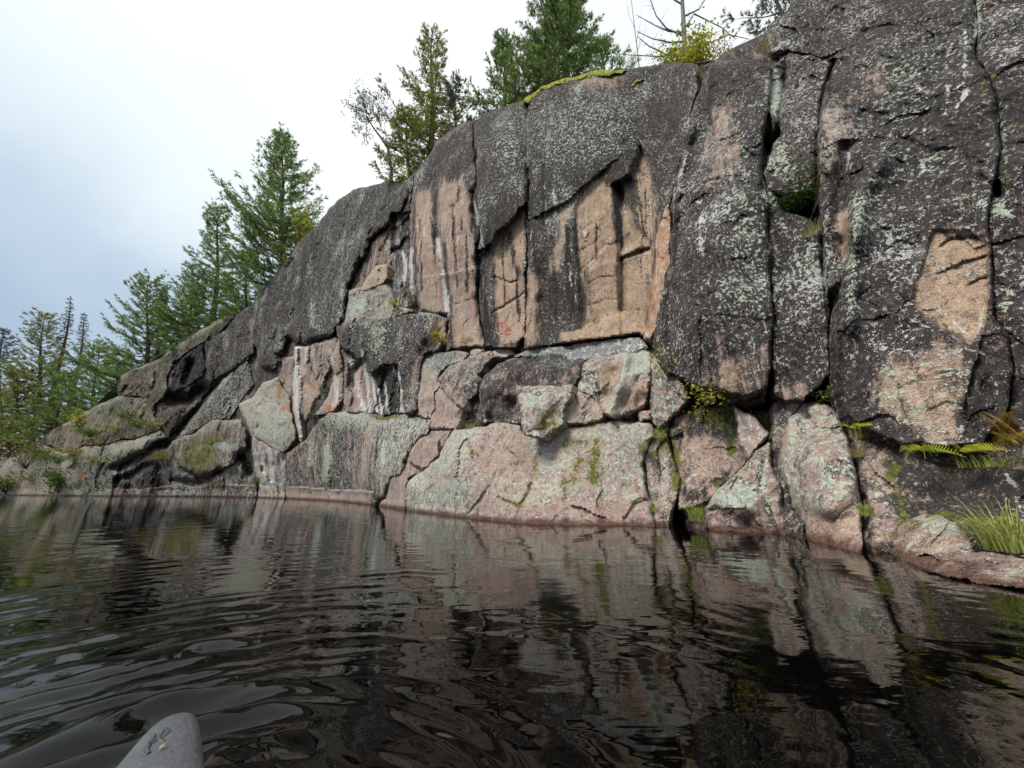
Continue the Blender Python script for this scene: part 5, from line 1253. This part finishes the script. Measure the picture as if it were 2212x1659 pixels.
conifer('small wispy pine right of the large crest pine', 1305, (1300, 95), 1.6, 1.5, 'pine', .02, 'pine', 44, 1.0)
conifer('sparse pine branches at the top edge above the right buttress', 1690, (1652, -70), 1.5, 1.7, 'sparse', .05, 'pine', 45, .8)
def crest_base(bx, dY):
    cyi = np.interp(bx, _cr[:, 0], _cr[:, 1]); Y = float(base_depth(np.array([bx]), np.array([cyi]))[0]) + .9 + dY
    dx, _ = ray(bx, cyi); b = np.array([float(dx * Y), Y, 0.0]); b[2] = ground_z(b[0], b[1]) - .12
    return b, Y
def forked_tree():
    rg = np.random.default_rng(77)
    b, Y = crest_base(846, .5)
    root = empty('forked_tree', b, 'sparse forked tree leaning left over the dome', 'tree')
    P = lambda x, y: np.array(at(x, y, Y)) - b
    w = Wood(); cen, dirs, tone = [], [], []
    stem = [np.zeros(3), P(846, 370), P(842, 345), P(838, 320)]
    w.limb(stem, .13, .10, 6)
    w.limb([P(838, 320), P(822, 296), P(808, 278), P(798, 262), P(790, 250)], .09, .035, 5)
    w.limb([P(838, 320), P(848, 300), P(849, 280), P(845, 265), P(853, 245)], .045, .012, 5)
    ends = [(775, 262), (762, 245), (758, 228), (768, 212), (780, 205), (790, 200), (802, 186), (812, 198), (822, 218), (838, 212), (832, 228), (806, 236), (790, 230), (770, 285), (785, 290)]
    for ex, ey in ends:
        s0 = P(rg.uniform(786, 812), rg.uniform(246, 272)); e = P(ex, ey) + np.array([0, rg.uniform(-.9, .9), 0])
        mid = (s0 + e) / 2 + rg.normal(size=3) * .12
        w.limb([s0, mid, e], .03, .008, 4)
        for k in range(16):
            t = rg.uniform(.45, 1.08); c = s0 * (1 - t) + e * t + rg.normal(size=3) * np.array([.22, .22, .20])
            w.limb([s0 * (1 - t * .8) + e * t * .8, c], .007, .003, 3)
            for q in range(4): cen.append(c + rg.normal(size=3) * .10); dirs.append(rg.normal(size=3) + np.array([0, 0, .6])); tone.append(rg.uniform(.1, .9))
    for bx, by in ((828, 340), (822, 372), (855, 362), (815, 385)):
        s0 = P(843, by + 4); e = P(bx, by); w.limb([s0, e], .02, .006, 4)
        for k in range(14): cen.append(e * .7 + s0 * .3 + rg.normal(size=3) * .3); dirs.append(rg.normal(size=3)); tone.append(rg.uniform(.1, .9))
    w.build('trunk', MAT['bark'], root)
    blades(np.array(cen), np.array(dirs), 9, .15, .026, .9, np.array(tone), 'crown', MAT['sparse'], root, rg)
forked_tree()
def dead_tree(label, bx, dY, trunk, limbs, r0, seed, twig=.5):
    rg = np.random.default_rng(seed)
    b, Y = crest_base(bx, dY)
    root = empty('dead_tree', b, label, 'tree')
    P = lambda x, y, d=0: np.array(at(x, y, Y + d)) - b
    w = Wood()
    w.limb([np.zeros(3)] + [P(*p) for p in trunk], r0, r0 * .35, 7)
    w.build('trunk', MAT['bark_grey'], root)
    for ln in limbs:
        w = Wood()
        d = rg.uniform(-1.2, .4); pts = [P(x, y, d * i / len(ln)) for i, (x, y) in enumerate(ln)]
        w.limb(pts, r0 * .32, r0 * .08, 5)
        for q in range(int(7 * twig * len(ln))):
            i = rg.integers(0, len(pts) - 1); t = rg.random(); c = pts[i] * (1 - t) + pts[i + 1] * t
            e = c + rg.normal(size=3) * np.array([.22, .22, .16]) + np.array([0, 0, .12])
            w.limb([c, (c + e) / 2 + rg.normal(size=3) * .03, e], r0 * .07, .003, 3)
        w.build('limb', MAT['bark_grey'], root)
dead_tree('large grey dead tree with upswept bare limbs at the top edge', 1482, 1.2, [(1479, 100), (1476, 40), (1472, -30), (1470, -80)],
    [[(1478, 70), (1445, 68), (1415, 55), (1374, 32)], [(1476, 90), (1448, 92), (1410, 84), (1376, 68)], [(1478, 78), (1440, 62), (1418, 35), (1405, 0), (1398, -30)], [(1478, 100), (1440, 118), (1402, 100), (1376, 78)],
     [(1478, 118), (1420, 122), (1345, 118)], [(1478, 35), (1510, 20), (1535, -20)], [(1480, 60), (1500, 30), (1560, 60), (1590, 85)], [(1474, 10), (1448, -5), (1430, -40)], [(1480, 105), (1540, 90), (1575, 75), (1620, 85)]], .17, 51)
dead_tree('thin bare grey sapling standing left of the large dead tree', 1380, .6, [(1378, 120), (1372, 70), (1366, 20), (1360, -30)], [[(1375, 90), (1384, 50), (1388, 0)], [(1370, 60), (1358, 30), (1352, -10)], [(1377, 110), (1390, 80), (1398, 40)]], .035, 52)
# ------------------------------------------------------------------ shrubs, ferns, grass
def leaves(cen, nrm, size, tone, name, mat, parent, rg, aspect=.55):
    m = len(cen)
    n = nrm / (np.linalg.norm(nrm, axis=1)[:, None] + 1e-9)
    u = np.cross(n, rg.normal(size=(m, 3))); u /= np.linalg.norm(u, axis=1)[:, None] + 1e-9
    v = np.cross(n, u); s = size * rg.uniform(.6, 1.3, m)[:, None]
    fold = n * s * .18
    V = np.stack([cen - u * s, cen - v * s * aspect + fold, cen + u * s, cen + v * s * aspect + fold], 1).reshape(-1, 3)
    me = bpy.data.meshes.new(name)
    me.from_pydata(V.tolist(), [], [f for k in range(m) for f in ((4 * k, 4 * k + 1, 4 * k + 2), (4 * k, 4 * k + 2, 4 * k + 3))])
    a = me.attributes.new('tone', 'FLOAT', 'POINT'); a.data.foreach_set('value', np.repeat(tone, 4).astype(np.float32))
    me.materials.append(mat)
    return link(name, me, parent)
def shrub(name, label, base, h, r, mat, seed, n=600, size=.06, stems=7, bark='bark', cat='shrub', group=None, lean=(0, 0, 0), clumps=14):
    rg = np.random.default_rng(seed); base = np.array(base, float)
    root = empty(name, base, label, cat, group)
    w = Wood(); tips = []
    for k in range(stems):
        an = rg.random() * 6.28; q = r * rg.uniform(.2, .9)
        tip = np.array([math.cos(an) * q, math.sin(an) * q, h * rg.uniform(.55, 1.0)]) + np.array(lean) * h
        mid = tip * .5 + rg.normal(size=3) * .08 * h + np.array([0, 0, .08 * h])
        w.limb([np.zeros(3), mid, tip], .010 + .012 * h, .004, 4)
        for t in np.linspace(.35, 1.0, max(2, clumps // stems + 1)):
            p = (mid * (1 - t) * 2 + tip * (2 * t - 1)) if t > .5 else mid * 2 * t
            e = p + rg.normal(size=3) * np.array([.3 * r, .3 * r, .16 * h]); w.limb([p, e], .005, .002, 3); tips.append(e); tips.append(p)
    w.build('stems', MAT[bark], root)
    tips = np.array(tips); idx = rg.integers(0, len(tips), n)
    cen = tips[idx] + rg.normal(size=(n, 3)) * np.array([.16 * r + .03, .16 * r + .03, .10 * h + .02])
    cen[:, 2] = np.maximum(cen[:, 2], .01)
    nr = rg.normal(size=(n, 3)) + np.array([0, -.3, 1.0])
    leaves(cen, nr, size, np.clip(rg.uniform(.1, .9, len(tips))[idx] + rg.normal(size=n) * .12, 0, 1), 'foliage', MAT[mat], root, rg)
    return root
def grass_clump(name, label, base, h, r, n, mat, seed, group=None, droop=1.0, width=.012, cat='grass'):
    rg = np.random.default_rng(seed); base = np.array(base, float)
    V, F, tn = [], [], []
    for k in range(n):
        an = rg.random() * 6.28; q = r * math.sqrt(rg.random()) * .5
        p = np.array([math.cos(an) * q, math.sin(an) * q, 0]); o = np.array([math.cos(an), math.sin(an), 0]) + rg.normal(size=3) * .4; o[2] = 0
        L = h * rg.uniform(.5, 1.2); side = np.cross(o, [0, 0, 1]); side = side / (np.linalg.norm(side) + 1e-9)
        tone = rg.uniform(.05, .95); kk = len(V); m = 5; bend = droop * rg.uniform(.3, 1.1)
        for i in range(m):
            s = i / (m - 1); c = p + o * (L * .55 * bend * s ** 1.8) + np.array([0, 0, L * (s - .42 * bend * s ** 3)])
            ww = width * (1 - s) ** .7 * .5 + .0008
            V += [(c - side * ww).tolist(), (c + side * ww).tolist()]; tn += [tone, tone]
            if i: F.append((kk + 2 * i - 2, kk + 2 * i - 1, kk + 2 * i + 1, kk + 2 * i))
    me = bpy.data.meshes.new(name); me.from_pydata(V, [], F); me.materials.append(MAT[mat])
    a = me.attributes.new('tone', 'FLOAT', 'POINT'); a.data.foreach_set('value', np.array(tn, np.float32))
    o = link(name, me); o.location = base
    o['label'] = label; o['category'] = cat
    if group: o['group'] = group
    return o
def fern(label, base, L, n, mat, seed, out=(-.35, -.9), up=.35, spread=1.3):
    rg = np.random.default_rng(seed); base = np.array(base, float)
    root = empty('fern', base, label, 'fern')
    a0 = math.atan2(out[1], out[0])
    for k in range(n):
        an = a0 + rg.uniform(-spread, spread); o = np.array([math.cos(an), math.sin(an), 0]); sd = np.array([-o[1], o[0], 0])
        l = L * rg.uniform(.6, 1.15); V, F, tn = [], [], []; tone = rg.uniform(.1, .9); m = 17
        s0 = np.array([rg.normal() * .05 * n ** .5, rg.normal() * .03, rg.normal() * .01]); lift = up * rg.uniform(.5, 1.4)
        mr = [s0 + o * l * t + np.array([0, 0, l * (lift * t * 1.4 - .62 * t * t)]) for t in np.linspace(0, 1, m + 1)]
        for i, c in enumerate(mr): V += [(c - sd * .006 * l).tolist(), (c + sd * .006 * l).tolist()]; tn += [tone] * 2
        F += [(2 * i, 2 * i + 1, 2 * i + 3, 2 * i + 2) for i in range(m)]
        for i in range(m):
            s = (i + 1) / m; c = s0 + o * l * s + np.array([0, 0, l * (lift * s * 1.4 - .62 * s * s)])
            pl_ = l * .26 * math.sin(math.pi * min(1, .12 + s * .9)) ** .8 * (1 - .35 * s)
            for sg in (-1, 1):
                d = unit(sd * sg * .6 + o * .45 + np.array([0, 0, .75 * sg * (1 if o[0] > 0 else -1)])); kk = len(V); wv = l * .018
                wr = l / m * .62
                V += [(c - o * wr).tolist(), (c + d * pl_ * .5 - o * wv * .7).tolist(), (c + d * pl_).tolist(), (c + d * pl_ * .5 + o * wv).tolist(), (c + o * wr * .2).tolist()]
                F.append((kk, kk + 1, kk + 2, kk + 3, kk + 4)); tn += [tone] * 5
        me = bpy.data.meshes.new('frond'); me.from_pydata(V, [], F); me.materials.append(MAT[mat])
        a = me.attributes.new('tone', 'FLOAT', 'POINT'); a.data.foreach_set('value', np.array(tn, np.float32))
        link('frond', me, root)
    return root
def RK(tag, x, y, lift=.02, f='0'):
    (x, y), = fr(f, [(x, y)])
    return on_rock(tag, x, y, lift)[0]
def CB(bx, dY): return crest_base(bx, dY)[0]
# crest
shrub('birch_shrub', 'bright yellow-green leafy shrub beside the large dead tree', CB(1508, .25), 2.9, 1.25, 'yellow_leaf', 61, 2200, .095, 11, clumps=60)
shrub('birch_shrub', 'low yellowish bush on the crest left of the bright leafy shrub', CB(1440, .1), 1.2, 1.0, 'yellow_leaf', 62, 700, .06, 8)
shrub('heath_shrub', 'small rusty bush at the right foot of the bright leafy shrub', CB(1562, .1), 1.1, .6, 'fern_rust', 63, 260, .06, 7)
shrub('birch_shrub', 'wispy green sapling behind the bright leafy shrub', CB(1475, 1.0), 3.0, .8, 'sparse', 64, 700, .07, 7, clumps=30)
shrub('birch_shrub', 'thin yellow-green sapling at the edge of the dome under the tallest pine', CB(655, .6), 4.6, 1.6, 'yellow_leaf', 65, 600, .11, 7, clumps=30)
shrub('birch_shrub', 'small yellow-green bush at the top of the notch beside the dome', CB(872, .1) + np.array([0, -.5, -.4]), 1.1, .6, 'yellow_leaf', 66, 420, .07, 6)
shrub('heath_shrub', 'thin twiggy bush on the skyline of the right buttress', CB(1668, .2), .8, .7, 'sparse', 67, 200, .05, 9)
shrub('heath_shrub', 'dwarf bush on the crest below the large crest pine', CB(1345, .3), .7, .8, 'dark_leaf', 68, 300, .05, 7)
grass_clump('grass_tuft', 'dry grass tuft on the crest above the small moss patch', CB(1368, -.5) + np.array([0, 0, .1]), .5, .5, 90, 'dry_grass', 70)
grass_clump('grass_tuft', 'pale grass tuft on the shoulder left of the right buttress', RK('R3', 760, 285, .05, '5'), .55, .5, 110, 'dry_grass', 71)
grass_clump('grass_tuft', 'grass hanging in the crack at the top right of the main wall', RK('cliff', 372, 440, .4, '5'), .45, .4, 80, 'dry_grass', 72)
# right side
shrub('leafy_shrub', 'dark green leafy bush in the niche of the right buttress', RK('cliff', 940, 1200, .45, '5'), .55, .85, 'dark_leaf', 73, 1300, .05, 14, lean=(-.3, -.6, 0), clumps=44)
grass_clump('grass_tuft', 'yellowish grass tuft under the dark niche bush', RK('R2d', 1020, 1330, .1, '5'), .40, .4, 120, 'dry_grass', 74)
shrub('maple_seedling', 'twigs with yellow leaves growing from the foot of the right buttress', RK('R1b', 190, 560, .1, '6'), .75, .65, 'yellow_leaf', 75, 90, .055, 8, lean=(-.1, -.25, 0))
shrub('maple_seedling', 'yellow-green seedling under the overhang right of the yellow twigs', RK('R1', 390, 640, .0, '6') + np.array([0, -.05, -.35]), .5, .6, 'yellow_leaf', 76, 110, .06, 8, lean=(.1, -.3, 0))
shrub('maple_seedling', 'small green seedling on the mossy shelf over the pink recess', RK('R8', 500, 780, .1, '6'), .35, .3, 'green_leaf', 77, 90, .04, 6, lean=(0, -.2, 0))
shrub('maple_seedling', 'tiny pale green plant at the left of the mossy shelf', RK('R8', 370, 800, .1, '6'), .30, .25, 'yellow_leaf', 78, 60, .04, 6)
shrub('leafy_shrub', 'bright green leaves in the gap at the top of the tilted boulder', RK('cliff', 1110, 700, .4, '6'), .25, .35, 'green_leaf', 79, 220, .035, 8, lean=(.2, -.2, 0))
fern('yellow-green fern clump right of the top of the tilted boulder', RK('R5', 1225, 845, .45, '6'), .38, 8, 'fern', 81)
fern('yellow fern hanging under the big right overhang', RK('R5', 1640, 965, .5, '6'), .42, 7, 'fern', 82, (-.4, -.9), .3, 1.2)
fern('second yellow fern under the overhang near the rusty fern', RK('R5', 1830, 975, .5, '6'), .44, 7, 'fern', 83, (.1, -1), .3, 1.1)
fern('large rusty orange fern at the right edge under the buttress', RK('R5', 2120, 960, .5, '6'), .55, 15, 'fern_rust', 84, (-.3, -.9), .75, 1.5)
fern('tiny bright fern sprig in the crack left of the yellow ferns', RK('R5', 1415, 895, .08, '6'), .10, 4, 'fern', 85)
grass_clump('grass_tuft', 'dry grass spilling between the tilted boulder and the dark slab', RK('R5', 1300, 900, .05, '6'), .32, .4, 90, 'dry_grass', 86)
grass_clump('grass_tuft', 'thin grass tuft halfway down the gap beside the tilted boulder', RK('R5', 1270, 1010, .05, '6'), .28, .2, 60, 'dry_grass', 87)
grass_clump('grass_tuft', 'bright grass tuft low in the gap right of the tilted boulder', RK('R5', 1310, 1340, .05, '6'), .25, .2, 70, 'grass', 88)
grass_clump('grass_clump', 'big lush clump of green grass at the right edge of the shore', RK('R5', 2190, 1545, .15, '6'), .60, .55, 320, 'grass', 89, width=.012, droop=1.5)
grass_clump('grass_clump', 'grass strip along the ledge of the dark right slab', RK('R5', 2080, 1065, .05, '6'), .20, .8, 150, 'grass', 90)
grass_clump('grass_tuft', 'drooping green grass tuft left of the triangular boulder', RK('R14', 350, 1370, .05, '6'), .42, .3, 130, 'grass', 91, width=.014)
grass_clump('grass_tuft', 'green grass tuft in the gully at the end of the lichen slab', RK('S3', 140, 900, .1, '6'), .35, .3, 80, 'grass', 92)
grass_clump('grass_tuft', 'small grass tuft in the crack at the right end of the lichen slab', RK('S', 1900, 1060, .05, '3'), .30, .2, 60, 'grass', 93)
grass_clump('grass_tuft', 'small green sprigs at the waterline end of the lichen slab', RK('S3', 1985, 1500, .05, '3'), .22, .2, 50, 'grass', 94)
# ledges of the main wall
shrub('leafy_shrub', 'yellow-green sprig on the ledge beside the brown-sided block', RK('T1', 1270, 540, .1, '2'), .55, .5, 'yellow_leaf', 95, 160, .06, 7)
shrub('leafy_shrub', 'yellow-green plant at the foot of the dark stripe of the main wall', RK('cliff', 650, 325, .4, '3'), .5, .45, 'yellow_leaf', 96, 170, .055, 7)
shrub('leafy_shrub', 'small yellow sprig above the sloping ledge beside the dome', RK('U1', 985, 320, .1, '2'), .55, .4, 'yellow_leaf', 97, 100, .065, 6)
shrub('leafy_shrub', 'green sprig at the foot of the leftmost wall column', RK('wall_left', 400, 1340, .1, '4'), .5, .4, 'green_leaf', 98, 90, .06, 6)
grass_clump('grass_tuft', 'tuft in the corner where the main wall meets the right buttress', RK('cliff', 1880, 230, .4, '3'), .28, .35, 80, 'dry_grass', 99)
# left shore and slope
shrub('sumac_shrub', 'reddish pink shrub on the low rocks at the far left', RK('L5', 55, 1012), 3.0, 3.2, 'red_leaf', 101, 420, .15, 10, clumps=40)
shrub('birch_shrub', 'bright yellow shrub on the left slope', RK('L4', 172, 925), 1.7, .9, 'yellow_leaf', 102, 260, .13, 6)
shrub('leafy_shrub', 'low green bush beside the waterline at the left', RK('L5', 125, 1066), 2.2, 1.9, 'green_leaf', 103, 1300, .12, 12, clumps=50)
shrub('leafy_shrub', 'green bush at the left edge of the shoreline', RK('L5', 12, 1066), 1.9, 2.2, 'green_leaf', 104, 900, .12, 12, clumps=40)
for k, (x, y, m_, lb) in enumerate(((195, 945, 'green_leaf', 'low green bush under the bright yellow shrub'), (250, 938, 'dry_grass', 'tawny heath patch in the middle of the left slope'), (300, 925, 'green_leaf', 'low green bush near the dark cleft on the left slope'),
        (225, 962, 'dry_grass', 'tawny heath patch low on the left slope'), (330, 930, 'dry_grass', 'tawny heath patch touching the dark cleft'), (275, 905, 'green_leaf', 'small green bush highest on the left slope'))):
    shrub('heath_shrub', lb, RK('L4', x, y), .8, 1.7, m_, 110 + k, 420, .10, 10, group='low heath on the left slope', clumps=30)
shrub('heath_shrub', 'small brownish heath on the mound left of the green shore bush', RK('L5', 70, 1040), .9, 1.8, 'dry_grass', 120, 420, .10, 10)
grass_clump('grass_clump', 'tawny grass hump beside the brown stained boulder', RK('L6', 1065, 1340, .2, '1'), 1.0, 1.6, 160, 'dry_grass', 121, width=.04)
shrub('leafy_shrub', 'small green bush at the waterline beside the streaked rock', RK('M5', 165, 1370, .1, '2'), .8, .7, 'green_leaf', 122, 160, .08, 6)
grass_clump('grass_tuft', 'tuft on a crack at the waterline of the dark lower wall', RK('M4', 490, 1425, .05, '2'), .5, .4, 50, 'grass', 123, width=.03)
for k, (x, y) in enumerate(((500, 980), (320, 785), (560, 830))):
    shrub('leafy_shrub', ('green sprig low between the fractured slabs', 'green sprig above the lichen slab left of the fractured slabs', 'green sprig in the middle of the fractured slabs')[k], RK('cliff', x, y, .4, '2'), .55, .5, 'green_leaf', 130 + k, 90, .08, 5)
for k, (x, y, m_, lb) in enumerate(((120, 1000, 'green_leaf', 'green heath on the mound below the bright yellow shrub'), (160, 985, 'dry_grass', 'tawny heath on the mound right of the reddish shrub'), (90, 985, 'green_leaf', 'green heath behind the reddish shrub'), (215, 1005, 'dry_grass', 'tawny heath above the green shore bush'))):
    shrub('heath_shrub', lb, RK('L5', x, y), .9, 1.9, m_, 140 + k, 420, .10, 10, group='low heath on the left slope', clumps=30)
def snag():
    b = CB(1545, .2); root = empty('driftwood_root', b + np.array([0, -.25, .1]), 'weathered grey root lying on the crest below the bright leafy shrub', 'root')
    w = Wood(); rg = np.random.default_rng(3)
    w.limb([np.array([-1.2, 0, 0]), np.array([-.6, .05, .22]), np.array([0, 0, .25]), np.array([.35, -.05, .12]), np.array([.6, 0, .2])], .07, .05, 6)
    w.limb([np.array([-.5, 0, .2]), np.array([-.8, -.1, .02]), np.array([-1.3, -.2, -.2])], .06, .02, 6)
    w.limb([np.array([.3, 0, .15]), np.array([.5, .0, .4]), np.array([.55, .05, .7])], .04, .01, 5)
    w.build('wood', MAT['bark_grey'], root)
snag()
# ------------------------------------------------------------------ the boat under the camera
def boat():
    tip = at_z(372, 1541, .30); c1 = at_z(320, 1659, .30)
    ax = unit(np.array([c1[0] - tip[0], c1[1] - tip[1], 0])); sd = np.array([ax[1], -ax[0], 0])
    if sd[0] < 0: sd = -sd
    root = empty('kayak', (tip[0], tip[1], 0), 'grey boat bow pointing left at the bottom of the picture', 'boat')
    T = NT('grey_hull')
    nz = T.noise(T.pos(), 60, 3, .6); n2 = T.noise(T.pos(), 6, 4, .6)
    hull = T.done(T.bsdf(T.mix(n2, (.060, .063, .069), (.092, .095, .103)), T.mapr(nz, 0, 1, .42, .62, 'LINEAR'), .45, T.bump(nz, .6, .004)))
    T = NT('hull_emblem'); emb = T.done(T.bsdf((.05, .052, .058), .5, .4))
    T = NT('dry_leaf'); lf = T.done(T.bsdf((.42, .30, .16), .7, .2))
    st = [(0.0, .012), (.006, .028), (.018, .042), (.04, .054), (.08, .067), (.13, .078), (.2, .092), (.3, .115), (.45, .16), (.7, .23), (1.0, .30), (1.4, .34), (1.9, .33), (2.4, .26), (2.8, .13), (2.95, .02)]
    prof = [(-1.0, -.02), (-.97, .0), (-.80, .022), (-.45, .034), (0, .038), (.45, .034), (.80, .022), (.97, .0), (1.0, -.02)]      # deck, side to side
    low = [(1.0, -.10), (.86, -.24), (.45, -.36), (0, -.40), (-.45, -.36), (-.86, -.24), (-1.0, -.10)]
    V, F = [], []; m = len(prof) + len(low)
    for s, w in st:
        w *= .9
        sheer = .285 - .03 * min(1, s / 1.2) - .012 * math.exp(-s / .012)
        sk = .0 + .10 * (1 - math.exp(-s / .12))
        for q, dz in prof: V.append((ax * s + sd * (q * w + .012 * (1 - s)) + np.array([0, 0, sheer + dz * min(1, w / .06)])).tolist())
        for q, dz in low: V.append((ax * (s + .05 * -dz * math.exp(-s)) + sd * (q * w * (1 - .25 * -dz) + .012 * (1 - s)) + np.array([0, 0, sheer + dz * min(1, .55 + w * 3)])).tolist())
    for i in range(len(st) - 1):
        for j in range(m):
            jn = (j + 1) % m
            F.append((i * m + j, i * m + jn, (i + 1) * m + jn, (i + 1) * m + j))
    F.append(tuple(range(m))[::-1]); F.append(tuple((len(st) - 1) * m + j for j in range(m)))
    me = bpy.data.meshes.new('hull'); me.from_pydata(V, [], F); me.materials.append(hull)
    bm = bmesh.new(); bm.from_mesh(me); bmesh.ops.recalc_face_normals(bm, faces=bm.faces); bm.to_mesh(me); bm.free()
    me.polygons.foreach_set('use_smooth', [True] * len(me.polygons))
    h = link('hull', me, root); md = h.modifiers.new('soft', 'SUBSURF'); md.levels = 2; md.render_levels = 2
    # raised emblem: two crossed wavy strokes
    def deck(p):
        q = at_z(p[0], p[1], .318) - tip; return np.array([q[0], q[1], .3155])
    Z8 = lambda x, y: (x * .496, 1042.3 + y * .496)
    strokes = [[(716, 1072), (708, 1092), (690, 1108), (672, 1128), (648, 1140)], [(716, 1072), (736, 1084), (722, 1100), (704, 1112)], [(690, 1108), (700, 1122), (716, 1124)], [(672, 1100), (664, 1122), (652, 1132)], [(648, 1140), (640, 1160), (650, 1176)]]
    w = Wood()
    for sk in strokes: w.limb([deck(Z8(*p)) for p in sk], .0055, .0040, 6)
    w.build('emblem', emb, root)
    c = deck(Z8(704, 1160)) + np.array([0, 0, .006])
    lv = [(0, -.008, 0), (.003, -.002, .002), (.002, .005, .003), (0, .010, .001), (-.002, .005, .003), (-.003, -.002, .001)]
    me = bpy.data.meshes.new('fallen_leaf'); me.from_pydata(lv, [], [(0, 1, 2, 3), (0, 3, 4, 5)]); me.materials.append(lf)
    o = link('fallen_leaf', me); o.location = (c[0] + tip[0], c[1] + tip[1], c[2]); o['label'] = 'tiny tan dry leaf lying on the grey bow'; o['category'] = 'leaf'
boat()
